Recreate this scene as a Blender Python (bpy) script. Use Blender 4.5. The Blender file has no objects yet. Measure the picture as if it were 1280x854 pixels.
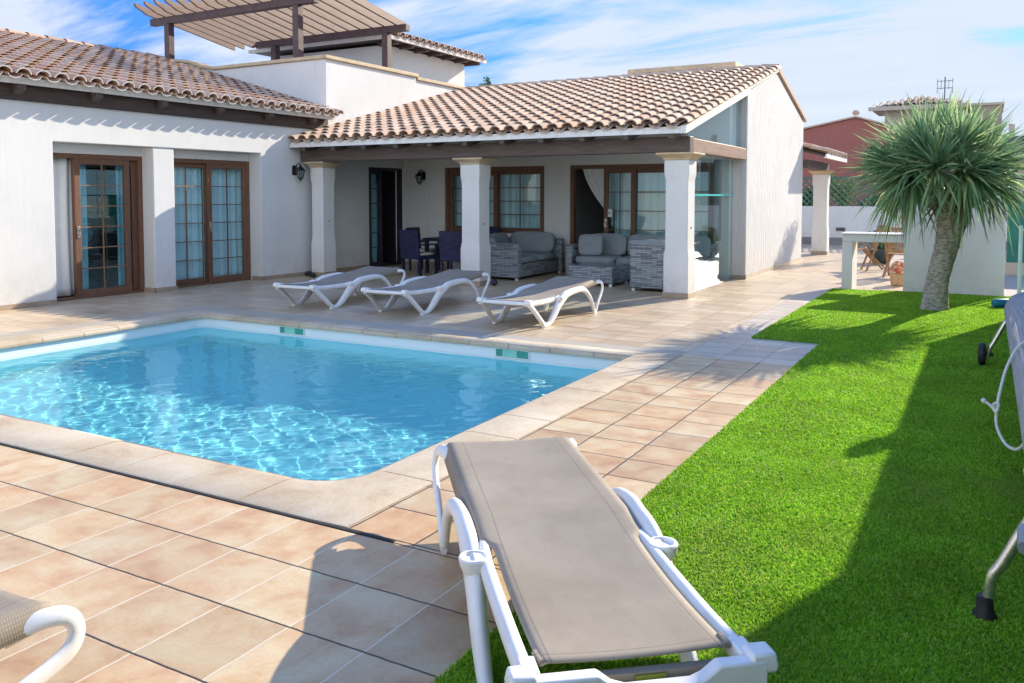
import bpy, bmesh, math, random
import numpy as np
from mathutils import Vector, Matrix

random.seed(7)
rng = np.random.default_rng(7)
SC = bpy.context.scene
COL = SC.collection
PI = math.pi
R = math.radians

# ------------------------------------------------------------------ node helpers
def new_mat(name):
    m = bpy.data.materials.new(name); m.use_nodes = True
    nt = m.node_tree; nt.nodes.clear()
    out = nt.nodes.new('ShaderNodeOutputMaterial')
    return m, nt, out

def N(nt, typ, props=None, **ins):
    n = nt.nodes.new('ShaderNode' + typ)
    for k, v in (props or {}).items(): setattr(n, k, v)
    for k, v in ins.items():
        key = k.replace('_', ' ')
        s = n.inputs[int(k[1:])] if (k[0] == 'i' and k[1:].isdigit()) else n.inputs[key]
        if hasattr(v, 'is_output') or isinstance(v, bpy.types.NodeSocket): nt.links.new(v, s)
        elif isinstance(v, (tuple, list)) and len(v) == 3 and s.type == 'RGBA': s.default_value = (*v, 1)
        else: s.default_value = v
    return n

def M_(nt, op, a, b=0.0, c=None, clamp=False):
    n = nt.nodes.new('ShaderNodeMath'); n.operation = op; n.use_clamp = clamp
    for i, v in enumerate((a, b, c)):
        if v is None: continue
        if isinstance(v, bpy.types.NodeSocket): nt.links.new(v, n.inputs[i])
        else: n.inputs[i].default_value = v
    return n.outputs[0]

def mixc(nt, fac, a, b, blend='MIX'):
    n = nt.nodes.new('ShaderNodeMix'); n.data_type = 'RGBA'; n.blend_type = blend
    for s, v in ((n.inputs[0], fac), (n.inputs[6], a), (n.inputs[7], b)):
        if isinstance(v, bpy.types.NodeSocket): nt.links.new(v, s)
        elif isinstance(v, (tuple, list)): s.default_value = (*v[:3], 1)
        else: s.default_value = v
    return n.outputs[2]

def ramp(nt, fac, stops, interp='LINEAR'):
    n = nt.nodes.new('ShaderNodeValToRGB'); n.color_ramp.interpolation = interp
    el = n.color_ramp.elements
    while len(el) < len(stops): el.new(0.5)
    for e, (p, c) in zip(el, stops):
        e.position = p
        e.color = (*c, 1) if isinstance(c, (tuple, list)) else (c, c, c, 1)
    nt.links.new(fac, n.inputs[0])
    return n.outputs[0]

def objco(nt): return nt.nodes.new('ShaderNodeTexCoord').outputs['Object']
def geopos(nt): return nt.nodes.new('ShaderNodeNewGeometry').outputs['Position']

def noise(nt, vec, scale, detail=4, rough=0.55, dist=0.0, out=0):
    n = N(nt, 'TexNoise', None, Vector=vec, Scale=scale, Detail=detail, Roughness=rough, Distortion=dist)
    return n.outputs[out]

def scaled(nt, vec, s, loc=(0, 0, 0), rot=(0, 0, 0)):
    n = N(nt, 'Mapping', None, Vector=vec)
    n.inputs['Scale'].default_value = s; n.inputs['Location'].default_value = loc; n.inputs['Rotation'].default_value = rot
    return n.outputs[0]

def bsdf(nt, out, color, rough=0.5, normal=None, spec=0.5, metal=0.0, **kw):
    b = nt.nodes.new('ShaderNodeBsdfPrincipled')
    for k, v in (('Base Color', color), ('Roughness', rough), ('Specular IOR Level', spec), ('Metallic', metal), ('Normal', normal)):
        if v is None: continue
        s = b.inputs[k]
        if isinstance(v, bpy.types.NodeSocket): nt.links.new(v, s)
        elif isinstance(v, (tuple, list)): s.default_value = (*v[:3], 1)
        else: s.default_value = v
    for k, v in kw.items(): b.inputs[k.replace('_', ' ')].default_value = v
    if out is not None: nt.links.new(b.outputs[0], out.inputs[0])
    return b

def bump(nt, h, strength=0.3, dist=0.01):
    return N(nt, 'Bump', None, Height=h, Strength=strength, Distance=dist).outputs[0]

def simple(name, color, rough=0.5, var=0.12, scale=6.0, bstr=0.0, bscale=60.0, metal=0.0, spec=0.5, stretch=(1, 1, 1)):
    m, nt, out = new_mat(name)
    p = objco(nt)
    f = noise(nt, scaled(nt, p, stretch), scale, 5, 0.6)
    lo = tuple(c * (1 - var) for c in color); hi = tuple(min(1, c * (1 + var)) for c in color)
    c = ramp(nt, f, [(0.3, lo), (0.7, hi)])
    nrm = bump(nt, noise(nt, scaled(nt, p, stretch), bscale, 3), bstr, 0.005) if bstr else None
    rr = M_(nt, 'MULTIPLY_ADD', f, 0.2, rough - 0.1)
    bsdf(nt, out, c, rr, nrm, spec, metal)
    return m

def stucco(name, color, streak=0.0):
    m, nt, out = new_mat(name)
    p = geopos(nt)
    big = noise(nt, p, 0.9, 6, 0.62)
    fine = noise(nt, p, 38, 4, 0.6)
    trow = noise(nt, scaled(nt, p, (2.2, 2.2, 0.8)), 3.2, 5, 0.6, 0.6)
    c = ramp(nt, big, [(0.28, tuple(x * 0.90 for x in color)), (0.6, color)])
    st = noise(nt, scaled(nt, p, (5, 5, 0.35)), 2.0, 5, 0.65)
    c = mixc(nt, M_(nt, 'MULTIPLY', ramp(nt, st, [(0.5, 0.0), (0.75, 1.0)]), 0.10 + streak * 0.25), c, (0.50, 0.47, 0.42))
    crk = N(nt, 'TexVoronoi', {'feature': 'DISTANCE_TO_EDGE'}, Vector=N(nt, 'VectorMath', {'operation': 'ADD'}, i0=scaled(nt, p, (0.5, 0.5, 0.42)), i1=N(nt, 'VectorMath', {'operation': 'SCALE'}, i0=noise(nt, p, 2.5, 5, 0.65, out=1)).outputs[0]).outputs[0], Scale=0.9).outputs[0]
    c = mixc(nt, M_(nt, 'MULTIPLY', M_(nt, 'LESS_THAN', crk, 0.0028), 0.16), c, (0.36, 0.34, 0.31))
    # splash dirt close to the floor
    z = N(nt, 'SeparateXYZ', None, Vector=p).outputs[2]
    low = M_(nt, 'MULTIPLY', ramp(nt, z, [(0.0, 1.0), (0.60, 0.0)]), ramp(nt, noise(nt, p, 7, 5, 0.7), [(0.38, 0.0), (0.7, 0.7)]))
    c = mixc(nt, low, c, (0.52, 0.45, 0.36))
    h = M_(nt, 'ADD', M_(nt, 'MULTIPLY', trow, 1.0), M_(nt, 'MULTIPLY', fine, 0.22))
    if streak: h = M_(nt, 'ADD', h, M_(nt, 'MULTIPLY', noise(nt, scaled(nt, p, (7, 7, 0.9)), 3.0, 5, 0.6, 0.4), 3.4))
    bsdf(nt, out, c, 0.85, bump(nt, h, 0.22 + streak, 0.012), 0.25)
    return m

def wood(name, dark, light, axis_scale=(1, 12, 12), rough=0.55, scale=2.0):
    m, nt, out = new_mat(name)
    p = objco(nt)
    f = noise(nt, scaled(nt, p, axis_scale), scale, 6, 0.65, 0.8)
    c = ramp(nt, f, [(0.25, dark), (0.75, light)])
    bsdf(nt, out, c, rough, bump(nt, f, 0.25, 0.004), 0.4)
    return m

def tile_floor(name, sx, sy, ox, oy, cols, grout_x, grout_y, gw=0.012, blotch=None, rough=0.42, streak=(1, 1, 1), bl_scale=2.2):
    """rectangular tiles: sx by sy metres; grout_x is the colour of joints running along X, grout_y along Y"""
    m, nt, out = new_mat(name)
    p = geopos(nt)
    s = N(nt, 'SeparateXYZ', None, Vector=p)
    wob = M_(nt, 'MULTIPLY', M_(nt, 'SUBTRACT', noise(nt, p, 9, 2), 0.5), 0.010)
    u = M_(nt, 'DIVIDE', M_(nt, 'SUBTRACT', M_(nt, 'ADD', s.outputs[0], wob), ox), sx)
    v = M_(nt, 'DIVIDE', M_(nt, 'SUBTRACT', M_(nt, 'ADD', s.outputs[1], wob), oy), sy)
    fu, fv = M_(nt, 'FLOOR', u), M_(nt, 'FLOOR', v)
    du = M_(nt, 'MULTIPLY', M_(nt, 'PINGPONG', u, 0.5), sx)
    dv = M_(nt, 'MULTIPLY', M_(nt, 'PINGPONG', v, 0.5), sy)
    idv = N(nt, 'CombineXYZ', None, X=fu, Y=fv, Z=3.3).outputs[0]
    wn = N(nt, 'TexWhiteNoise', None, Vector=idv)
    off = N(nt, 'VectorMath', {'operation': 'SCALE'}, i0=wn.outputs['Color']); off.inputs['Scale'].default_value = 40
    pv = N(nt, 'VectorMath', {'operation': 'ADD'}, i0=scaled(nt, p, streak), i1=off.outputs[0]).outputs[0]
    f = noise(nt, pv, bl_scale, 5, 0.62, 0.35)
    c = ramp(nt, f, [(0.30, cols[0]), (0.46, cols[1]), (0.62, cols[2]), (0.78, cols[3])])
    c = mixc(nt, 1.0, c, ramp(nt, wn.outputs['Value'], [(0.0, (0.84, 0.81, 0.78)), (0.25, (1.04, 0.96, 0.90)), (0.5, (0.95, 0.97, 0.99)), (0.75, (1.08, 1.02, 0.98)), (1.0, (1.10, 1.12, 1.10))]), 'MULTIPLY')
    c = mixc(nt, 0.5, c, ramp(nt, noise(nt, p, 55, 4, 0.7), [(0.3, 0.82), (0.7, 1.1)]), 'MULTIPLY')
    dirt = noise(nt, p, 0.7, 6, 0.7)
    c = mixc(nt, ramp(nt, dirt, [(0.5, 0.0), (0.8, 0.28)]), c, (0.30, 0.25, 0.20))
    mu = M_(nt, 'LESS_THAN', du, gw / 2); mv = M_(nt, 'LESS_THAN', dv, gw / 2)
    c = mixc(nt, mu, c, grout_y)
    c = mixc(nt, mv, c, grout_x)
    h = M_(nt, 'MINIMUM', M_(nt, 'MULTIPLY', du, 1 / (gw * 0.9), clamp=True), M_(nt, 'MULTIPLY', dv, 1 / (gw * 0.9), clamp=True))
    h2 = M_(nt, 'ADD', h, M_(nt, 'MULTIPLY', noise(nt, p, 30, 4, 0.6), 0.18))
    h3 = M_(nt, 'ADD', h2, M_(nt, 'MULTIPLY', wn.outputs['Value'], 0.15))
    rr = M_(nt, 'MULTIPLY_ADD', f, 0.3, rough - 0.12)
    bsdf(nt, out, c, rr, bump(nt, h3, 0.35, 0.006), 0.45)
    return m

# ------------------------------------------------------------------ mesh helpers
class MB:
    def __init__(s): s.v = []; s.f = []; s.mi = []; s.uv = []; s.cur = 0
    def add(s, vs, fs, mi=None, uv=None):
        o = len(s.v); s.v.extend(tuple(map(float, x)) for x in vs)
        for f in fs:
            s.f.append(tuple(o + i for i in f)); s.mi.append(s.cur if mi is None else mi); s.uv.append(uv)
        return s
    def box(s, x0, x1, y0, y1, z0, z1, mi=None):
        v = [(x, y, z) for z in (z0, z1) for (x, y) in ((x0, y0), (x1, y0), (x1, y1), (x0, y1))]
        return s.add(v, [(3, 2, 1, 0), (4, 5, 6, 7), (0, 1, 5, 4), (1, 2, 6, 5), (2, 3, 7, 6), (3, 0, 4, 7)], mi)
    def obox(s, c, size, rot=(0, 0, 0), mi=None):
        from mathutils import Euler
        m = Euler(rot).to_matrix(); c = Vector(c); h = Vector(size) / 2
        v = [c + m @ Vector((h.x * a, h.y * b, h.z * d)) for d in (-1, 1) for a, b in ((-1, -1), (1, -1), (1, 1), (-1, 1))]
        return s.add(v, [(3, 2, 1, 0), (4, 5, 6, 7), (0, 1, 5, 4), (1, 2, 6, 5), (2, 3, 7, 6), (3, 0, 4, 7)], mi)
    def bar(s, p, q, w, h, up=(0, 0, 1), mi=None, w2=None, h2=None):
        p, q = Vector(p), Vector(q); d = (q - p).normalized(); up = Vector(up)
        sd = d.cross(up).normalized(); u = sd.cross(d).normalized()
        w2 = w if w2 is None else w2; h2 = h if h2 is None else h2
        v = []
        for c, ww, hh in ((p, w, h), (q, w2, h2)):
            v += [c - sd * ww / 2 - u * hh / 2, c + sd * ww / 2 - u * hh / 2, c + sd * ww / 2 + u * hh / 2, c - sd * ww / 2 + u * hh / 2]
        return s.add(v, [(3, 2, 1, 0), (4, 5, 6, 7), (0, 1, 5, 4), (1, 2, 6, 5), (2, 3, 7, 6), (3, 0, 4, 7)], mi)
    def prism(s, poly, axis, a0, a1, mi=None):
        n = len(poly)
        def P(a, u, w): return {'x': (a, u, w), 'y': (u, a, w), 'z': (u, w, a)}[axis]
        v = [P(a0, *p) for p in poly] + [P(a1, *p) for p in poly]
        fs = [tuple(range(n - 1, -1, -1)), tuple(range(n, 2 * n))] + [(i, (i + 1) % n, n + (i + 1) % n, n + i) for i in range(n)]
        return s.add(v, fs, mi)
    def tube(s, pts, r, n=10, cap=True, sy=1.0, up=(0, 0, 1), mi=None):
        pts = [Vector(p) for p in pts]; k = len(pts)
        rs = r if isinstance(r, (list, tuple)) else [r] * k
        v = []; prev = None
        for i, p in enumerate(pts):
            d = (pts[min(i + 1, k - 1)] - pts[max(i - 1, 0)]).normalized()
            u = Vector(up) if prev is None else prev
            sd = d.cross(u)
            if sd.length < 1e-4: sd = d.cross(Vector((1, 0, 0)))
            sd.normalize(); u = sd.cross(d).normalized(); prev = u
            rr = rs[i]; ra, rb = rr if isinstance(rr, (tuple, list)) else (rr, rr * sy)
            for j in range(n):
                t = 2 * PI * j / n
                v.append(p + sd * (ra * math.cos(t)) + u * (rb * math.sin(t)))
        fs = [(i * n + j, i * n + (j + 1) % n, (i + 1) * n + (j + 1) % n, (i + 1) * n + j) for i in range(k - 1) for j in range(n)]
        if cap: fs += [tuple(range(n - 1, -1, -1)), tuple((k - 1) * n + j for j in range(n))]
        return s.add(v, fs, mi)
    def lathe(s, prof, c=(0, 0, 0), n=20, rect=False, mi=None, ph=0.0):
        v = []; k = len(prof)
        for r, z in prof:
            for j in range(n):
                t = 2 * PI * j / n + ph
                v.append((c[0] + r * math.cos(t), c[1] + r * math.sin(t), c[2] + z))
        fs = [(i * n + j, i * n + (j + 1) % n, (i + 1) * n + (j + 1) % n, (i + 1) * n + j) for i in range(k - 1) for j in range(n)]
        fs += [tuple(range(n - 1, -1, -1)), tuple((k - 1) * n + j for j in range(n))]
        return s.add(v, fs, mi)
    def sqlathe(s, prof, c, mi=None, kx=1.0, ky=1.0):
        v = []; k = len(prof)
        for r, z in prof:
            for a, b in ((-1, -1), (1, -1), (1, 1), (-1, 1)): v.append((c[0] + a * r * kx, c[1] + b * r * ky, c[2] + z))
        fs = [(i * 4 + j, i * 4 + (j + 1) % 4, (i + 1) * 4 + (j + 1) % 4, (i + 1) * 4 + j) for i in range(k - 1) for j in range(4)]
        fs += [(3, 2, 1, 0), tuple((k - 1) * 4 + j for j in range(4))]
        return s.add(v, fs, mi)
    def ball(s, c, r, n=12, m=8, mi=None):
        rx, ry, rz = r if isinstance(r, (tuple, list)) else (r, r, r)
        v = [(c[0], c[1], c[2] - rz)]; fs = []
        for i in range(1, m):
            a = -PI / 2 + PI * i / m
            for j in range(n):
                t = 2 * PI * j / n
                v.append((c[0] + rx * math.cos(a) * math.cos(t), c[1] + ry * math.cos(a) * math.sin(t), c[2] + rz * math.sin(a)))
        v.append((c[0], c[1], c[2] + rz)); L = len(v) - 1
        for j in range(n):
            fs.append((0, 1 + (j + 1) % n, 1 + j)); fs.append((L, 1 + (m - 2) * n + j, 1 + (m - 2) * n + (j + 1) % n))
        for i in range(m - 2):
            for j in range(n):
                a, b = 1 + i * n + j, 1 + i * n + (j + 1) % n
                fs.append((a, b, b + n, a + n))
        return s.add(v, fs, mi)
    def sheet(s, fn, nu, nv, mi=None, thick=None):
        v = [fn(i / nu, j / nv) for j in range(nv + 1) for i in range(nu + 1)]
        fs = [(j * (nu + 1) + i, j * (nu + 1) + i + 1, (j + 1) * (nu + 1) + i + 1, (j + 1) * (nu + 1) + i) for j in range(nv) for i in range(nu)]
        return s.add(v, fs, mi)

WO = {}   # world offset of each parent that is only translated

def build(name, mb, mats, parent=None, smooth=False, bevel=0.0, local=False, seg=2, auto=None, solid=0.0, subsurf=0, recalc=True):
    me = bpy.data.meshes.new(name)
    off = Vector((0, 0, 0)) if (local or parent is None) else WO.get(parent.name, Vector((0, 0, 0)))
    me.from_pydata([(x - off.x, y - off.y, z - off.z) for x, y, z in mb.v], [], mb.f)
    for m in (mats if isinstance(mats, (list, tuple)) else [mats]): me.materials.append(m)
    me.polygons.foreach_set('material_index', mb.mi)
    if any(u is not None for u in mb.uv):
        uvl = me.uv_layers.new(name='UVMap'); buf = []
        for f, u in zip(mb.f, mb.uv): buf += list(u if u is not None else (0, 0)) * len(f)
        uvl.data.foreach_set('uv', buf)
    me.validate(); me.update()
    if recalc:
      bm = bmesh.new(); bm.from_mesh(me); bmesh.ops.recalc_face_normals(bm, faces=bm.faces); bm.to_mesh(me); bm.free()
    o = bpy.data.objects.new(name, me); COL.objects.link(o)
    if parent is not None: o.parent = parent; WO[o.name] = off
    if solid:
        md = o.modifiers.new('Solidify', 'SOLIDIFY'); md.thickness = solid; md.offset = 0
    if bevel:
        md = o.modifiers.new('Bevel', 'BEVEL'); md.width = bevel; md.segments = seg; md.limit_method = 'ANGLE'; md.angle_limit = R(35)
    if subsurf:
        md = o.modifiers.new('Subsurf', 'SUBSURF'); md.levels = subsurf; md.render_levels = subsurf
    if smooth or bevel or subsurf:
        me.polygons.foreach_set('use_smooth', [True] * len(me.polygons))
        try:
            me.set_sharp_from_angle(angle=R(auto if auto else 40))
        except Exception: pass
    return o

def tag(o, label, cat, group=None, kind=None):
    if label: o['label'] = label
    if cat: o['category'] = cat
    if group: o['group'] = group
    if kind: o['kind'] = kind
    return o

def thing(name, label, cat, loc=(0, 0, 0), rotz=0.0, group=None):
    o = bpy.data.objects.new(name, None); COL.objects.link(o); o.empty_display_size = 0.2
    o.location = loc; o.rotation_euler = (0, 0, rotz)
    WO[o.name] = Vector(loc) if rotz == 0 else Vector((0, 0, 0))
    return tag(o, label, cat, group)

def struct(name, mb, mat, kind='structure', **kw):
    o = build(name, mb, mat, **kw); o['kind'] = kind
    return o

def dup(root, loc, rotz, label):
    r = root.copy(); COL.objects.link(r); r.location = loc; r.rotation_euler = (0, 0, rotz); r['label'] = label
    for ch in list(root.children):
        c = ch.copy(); COL.objects.link(c); c.parent = r
        for g in list(ch.children):
            d = g.copy(); COL.objects.link(d); d.parent = c
    return r

# ------------------------------------------------------------------ camera, light, sky
cam = bpy.data.cameras.new('camera'); camo = bpy.data.objects.new('camera', cam); COL.objects.link(camo)
cam.sensor_width = 36; cam.lens = 1058 / 1280 * 36; cam.shift_y = -(427 - 301) / 1280
cam.clip_start = 0.05; cam.clip_end = 3000
camo.location = (0, 0, 1.6); camo.rotation_euler = (R(90 - 3.03), 0, math.atan2(594, 1058))
SC.camera = camo

SUN = Vector((0.32, 1.0, 0.505)).normalized()
elev = math.asin(SUN.z); az = math.atan2(SUN.x, SUN.y)
sl = bpy.data.lights.new('sun', 'SUN'); sl.energy = 4.3; sl.angle = R(0.5); sl.color = (1.0, 0.885, 0.71)
so = bpy.data.objects.new('sun', sl); COL.objects.link(so)
so.rotation_euler = SUN.to_track_quat('Z', 'Y').to_euler(); so.location = (10, 40, 25)

W = bpy.data.worlds.new('World'); SC.world = W; W.use_nodes = True
nt = W.node_tree; nt.nodes.clear()
wout = nt.nodes.new('ShaderNodeOutputWorld'); bg = nt.nodes.new('ShaderNodeBackground')
sky = nt.nodes.new('ShaderNodeTexSky'); sky.sky_type = 'NISHITA'; sky.sun_disc = False
sky.sun_elevation = elev; sky.sun_rotation = az; sky.air_density = 1.0; sky.dust_density = 0.4; sky.ozone_density = 2.0
d = nt.nodes.new('ShaderNodeTexCoord').outputs['Generated']
sx = N(nt, 'SeparateXYZ', None, Vector=d)
den = M_(nt, 'ADD', M_(nt, 'MAXIMUM', sx.outputs[2], 0.0), 0.16)
cu = M_(nt, 'DIVIDE', sx.outputs[0], den); cv = M_(nt, 'DIVIDE', sx.outputs[1], den)
cp = N(nt, 'CombineXYZ', None, X=cu, Y=cv, Z=0.7).outputs[0]
cst = scaled(nt, cp, (0.75, 2.1, 1), (0.4, 0.25, 0), (0, 0, R(33)))
n1 = noise(nt, cst, 1.15, 9, 0.58, 0.30)
n2 = noise(nt, scaled(nt, cp, (1, 1, 1), (3.1, 1.7, 0)), 0.45, 3, 0.5)
cl = M_(nt, 'ADD', M_(nt, 'MULTIPLY', n1, 0.75), M_(nt, 'MULTIPLY', n2, 0.5))
side = M_(nt, 'MULTIPLY_ADD', sx.outputs[0], 0.16, 0.07)          # cloudier towards the east
cl = M_(nt, 'ADD', cl, side)
cf = ramp(nt, cl, [(0.53, 0.0), (0.585, 0.42), (0.67, 0.97)])
grade = ramp(nt, sx.outputs[2], [(0.03, (0.050, 0.125, 0.285)), (0.17, (0.062, 0.150, 0.345)), (0.5, (0.16, 0.32, 0.54)), (1.0, (0.22, 0.46, 0.80))])
skyc = mixc(nt, 1.0, sky.outputs[0], grade, 'MULTIPLY')
sc2 = N(nt, 'VectorMath', {'operation': 'SCALE'}, i0=skyc); sc2.inputs['Scale'].default_value = 2.0; skyc = sc2.outputs[0]
warm = mixc(nt, n1, (1.9, 2.3, 2.9), (2.9, 3.1, 3.4))
south_fill = ramp(nt, M_(nt, 'MULTIPLY', sx.outputs[1], -1.0), [(0.05, 0.0), (0.55, 1.0)])     # unseen bright cloud bank behind the camera, added to fill the shaded walls
cf = mixc(nt, M_(nt, 'MULTIPLY', south_fill, ramp(nt, sx.outputs[2], [(0.30, 0.8), (0.60, 0.0)])), cf, (1.0, 1.0, 1.0))
warm = mixc(nt, south_fill, warm, (5.2, 5.9, 6.7))
cf = M_(nt, 'MULTIPLY', cf, ramp(nt, sx.outputs[2], [(0.30, 1.0), (0.70, 0.25)]))
colr = mixc(nt, cf, skyc, warm)
nt.links.new(colr, bg.inputs['Color']); bg.inputs['Strength'].default_value = 0.15
nt.links.new(bg.outputs[0], wout.inputs[0])

SC.view_settings.view_transform = 'Standard'; SC.view_settings.look = 'None'
SC.view_settings.exposure = 1.06; SC.view_settings.gamma = 1.0; SC.view_settings.use_curve_mapping = False
cy = SC.cycles
cy.use_denoising = True; cy.max_bounces = 10; cy.diffuse_bounces = 4; cy.glossy_bounces = 4; cy.transmission_bounces = 6
cy.transparent_max_bounces = 16; cy.caustics_reflective = False; cy.caustics_refractive = True; cy.sample_clamp_indirect = 6.0
cy.use_adaptive_sampling = True; cy.adaptive_threshold = 0.015

# ------------------------------------------------------------------ materials
WHITE = stucco('white_render', (0.70, 0.70, 0.695))
WHITE_R = stucco('rough_white_render', (0.62, 0.62, 0.62), 0.34)
CREAM = stucco('cream_render', (0.66, 0.58, 0.44))
REDW = stucco('red_render', (0.33, 0.12, 0.10))
BEIGEW = stucco('beige_render', (0.46, 0.40, 0.32))
STONE = simple('sandstone_trim', (0.55, 0.43, 0.28), 0.75, 0.18, 5, 0.25, 40)
SKIRT = simple('skirting_tile', (0.36, 0.28, 0.20), 0.5, 0.2, 4)
DARKWOOD = wood('dark_stained_wood', (0.035, 0.022, 0.020), (0.085, 0.055, 0.045), (9, 1.2, 9))
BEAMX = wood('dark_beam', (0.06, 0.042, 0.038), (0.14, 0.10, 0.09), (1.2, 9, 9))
PERGW = wood('pergola_wood', (0.055, 0.035, 0.038), (0.12, 0.075, 0.075), (3, 3, 3))
SLATW = wood('pergola_slat_wood', (0.17, 0.105, 0.085), (0.30, 0.205, 0.165), (6, 1, 6))
DOORW = wood('brown_door_wood', (0.115, 0.055, 0.032), (0.20, 0.10, 0.058), (14, 14, 1.2))
BLUECASTW = wood('dark_door_wood', (0.018, 0.016, 0.03), (0.05, 0.035, 0.05), (14, 14, 1.2))  # dark brown door wood with the blue cast of the shade put into its colour
TEAK = wood('teak_wood', (0.20, 0.10, 0.045), (0.42, 0.25, 0.12), (10, 10, 1.5))
BLACKM = simple('black_metal', (0.012, 0.012, 0.014), 0.4, 0.2, 10)
def plast():
    m, nt, out = new_mat('white_plastic'); p = objco(nt)
    c = ramp(nt, noise(nt, p, 5, 5, 0.65), [(0.3, (0.70, 0.70, 0.685)), (0.65, (0.80, 0.80, 0.795))])
    c = mixc(nt, ramp(nt, noise(nt, scaled(nt, p, (3, 3, 8)), 5, 6, 0.75), [(0.56, 0.0), (0.75, 0.45)]), c, (0.46, 0.43, 0.38))
    bsdf(nt, out, c, M_(nt, 'MULTIPLY_ADD', noise(nt, p, 14, 4), 0.3, 0.25), bump(nt, noise(nt, p, 60, 3), 0.08, 0.003)); return m
WPLAST = plast()
STEEL = simple('brushed_steel', (0.62, 0.60, 0.56), 0.28, 0.08, 20, 0.05, 80, metal=0.9)
RUBBER = simple('black_rubber', (0.015, 0.015, 0.017), 0.6, 0.2, 10)
NAVY = simple('navy_resin', (0.012, 0.013, 0.055), 0.45, 0.25, 12)
CUSHG = simple('grey_cushion_cloth', (0.24, 0.275, 0.30), 0.9, 0.10, 8, 0.3, 160)
CUSHC = simple('cream_cushion_cloth', (0.62, 0.60, 0.50), 0.9, 0.06, 8, 0.3, 160)
CURT = simple('pale_curtain_cloth', (0.80, 0.82, 0.82), 0.9, 0.06, 5, 0.2, 120)
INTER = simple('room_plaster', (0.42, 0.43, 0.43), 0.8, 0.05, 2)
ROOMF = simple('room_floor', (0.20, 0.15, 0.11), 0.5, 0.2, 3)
MORTAR = simple('white_mortar', (0.72, 0.70, 0.66), 0.85, 0.12, 12, 0.4, 40)
def liner():
    m, nt, out = new_mat('pool_liner'); p = geopos(nt); z = N(nt, 'SeparateXYZ', None, Vector=p).outputs[2]
    c = ramp(nt, noise(nt, p, 1.3, 5, 0.6), [(0.3, (0.56, 0.91, 0.97)), (0.7, (0.63, 0.97, 1.0))])
    up = M_(nt, 'GREATER_THAN', z, -0.178)
    c = mixc(nt, up, c, (0.74, 0.82, 0.84))
    st = M_(nt, 'LESS_THAN', M_(nt, 'ABSOLUTE', M_(nt, 'ADD', z, M_(nt, 'MULTIPLY_ADD', noise(nt, p, 6, 4), 0.02, 0.155))), 0.008)
    c = mixc(nt, M_(nt, 'MULTIPLY', st, 0.35), c, (0.45, 0.50, 0.46))
    bsdf(nt, out, c, 0.5); return m
POOLM = liner()
GREENNET = simple('green_netting', (0.02, 0.16, 0.12), 0.75, 0.2, 3, 0.3, 200, stretch=(1, 1, 1))
GRAVEL = simple('gravel_ground', (0.42, 0.36, 0.29), 0.9, 0.45, 28, 0.9, 40)
PEBBLE = simple('pebble_ground', (0.34, 0.31, 0.28), 0.9, 0.55, 45, 1.0, 45)
BLUEH = simple('blue_rubber', (0.02, 0.22, 0.42), 0.5, 0.15, 8)
ROPE = simple('white_rope', (0.66, 0.66, 0.62), 0.85, 0.12, 60, 0.4, 120)
CLAYPOT = simple('dark_pot', (0.05, 0.07, 0.08), 0.5, 0.2, 5)
DRAIN = None

def tiles_mat(name, cols):
    m, nt, out = new_mat(name)
    uv = nt.nodes.new('ShaderNodeUVMap').outputs[0]
    wn = N(nt, 'TexWhiteNoise', None, Vector=uv)
    p = geopos(nt)
    c = ramp(nt, wn.outputs['Value'], [(0.0, cols[0]), (0.35, cols[1]), (0.7, cols[2]), (1.0, cols[3])])
    lich = noise(nt, p, 9, 6, 0.7)
    c = mixc(nt, ramp(nt, lich, [(0.45, 0.0), (0.72, 0.55)]), c, (0.52, 0.46, 0.38))
    c = mixc(nt, ramp(nt, noise(nt, p, 23, 5, 0.7), [(0.52, 0.0), (0.75, 0.6)]), c, (0.13, 0.095, 0.08))
    bsdf(nt, out, c, 0.85, bump(nt, noise(nt, p, 70, 4, 0.65), 0.4, 0.006), 0.25)
    return m
CLAY = tiles_mat('clay_roof_tile', [(0.44, 0.295, 0.205), (0.56, 0.405, 0.295), (0.62, 0.475, 0.365), (0.53, 0.295, 0.185)])
CLAYD = tiles_mat('weathered_roof_tile', [(0.35, 0.215, 0.150), (0.48, 0.325, 0.235), (0.55, 0.405, 0.315), (0.43, 0.225, 0.145)])

def glass_mat(name, tint, refl=(0.9, 0.97, 1.0), boost=1.0):
    m, nt, out = new_mat(name)
    tr = N(nt, 'BsdfTransparent', None, Color=tint); gl = N(nt, 'BsdfGlossy', None, Color=refl, Roughness=0.004)
    bf = nt.nodes.new('ShaderNodeNewGeometry').outputs['Backfacing']      # same reflection on both faces of the pane
    fr = N(nt, 'Fresnel', None, IOR=M_(nt, 'MULTIPLY_ADD', bf, 1 / 1.52 - 1.52, 1.52))
    mx = N(nt, 'MixShader', None, Fac=M_(nt, 'MULTIPLY', fr.outputs[0], boost, clamp=True))
    nt.links.new(tr.outputs[0], mx.inputs[1]); nt.links.new(gl.outputs[0], mx.inputs[2])
    nt.links.new(mx.outputs[0], out.inputs[0])
    return m
GLASS = glass_mat('tinted_window_glass', (0.84, 0.95, 0.975), boost=0.9)
CLEAR = glass_mat('clear_glass', (0.90, 0.965, 0.965), boost=0.55)
EDGEG = simple('glass_edge', (0.10, 0.62, 0.60), 0.2, 0.05, 3)

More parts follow.
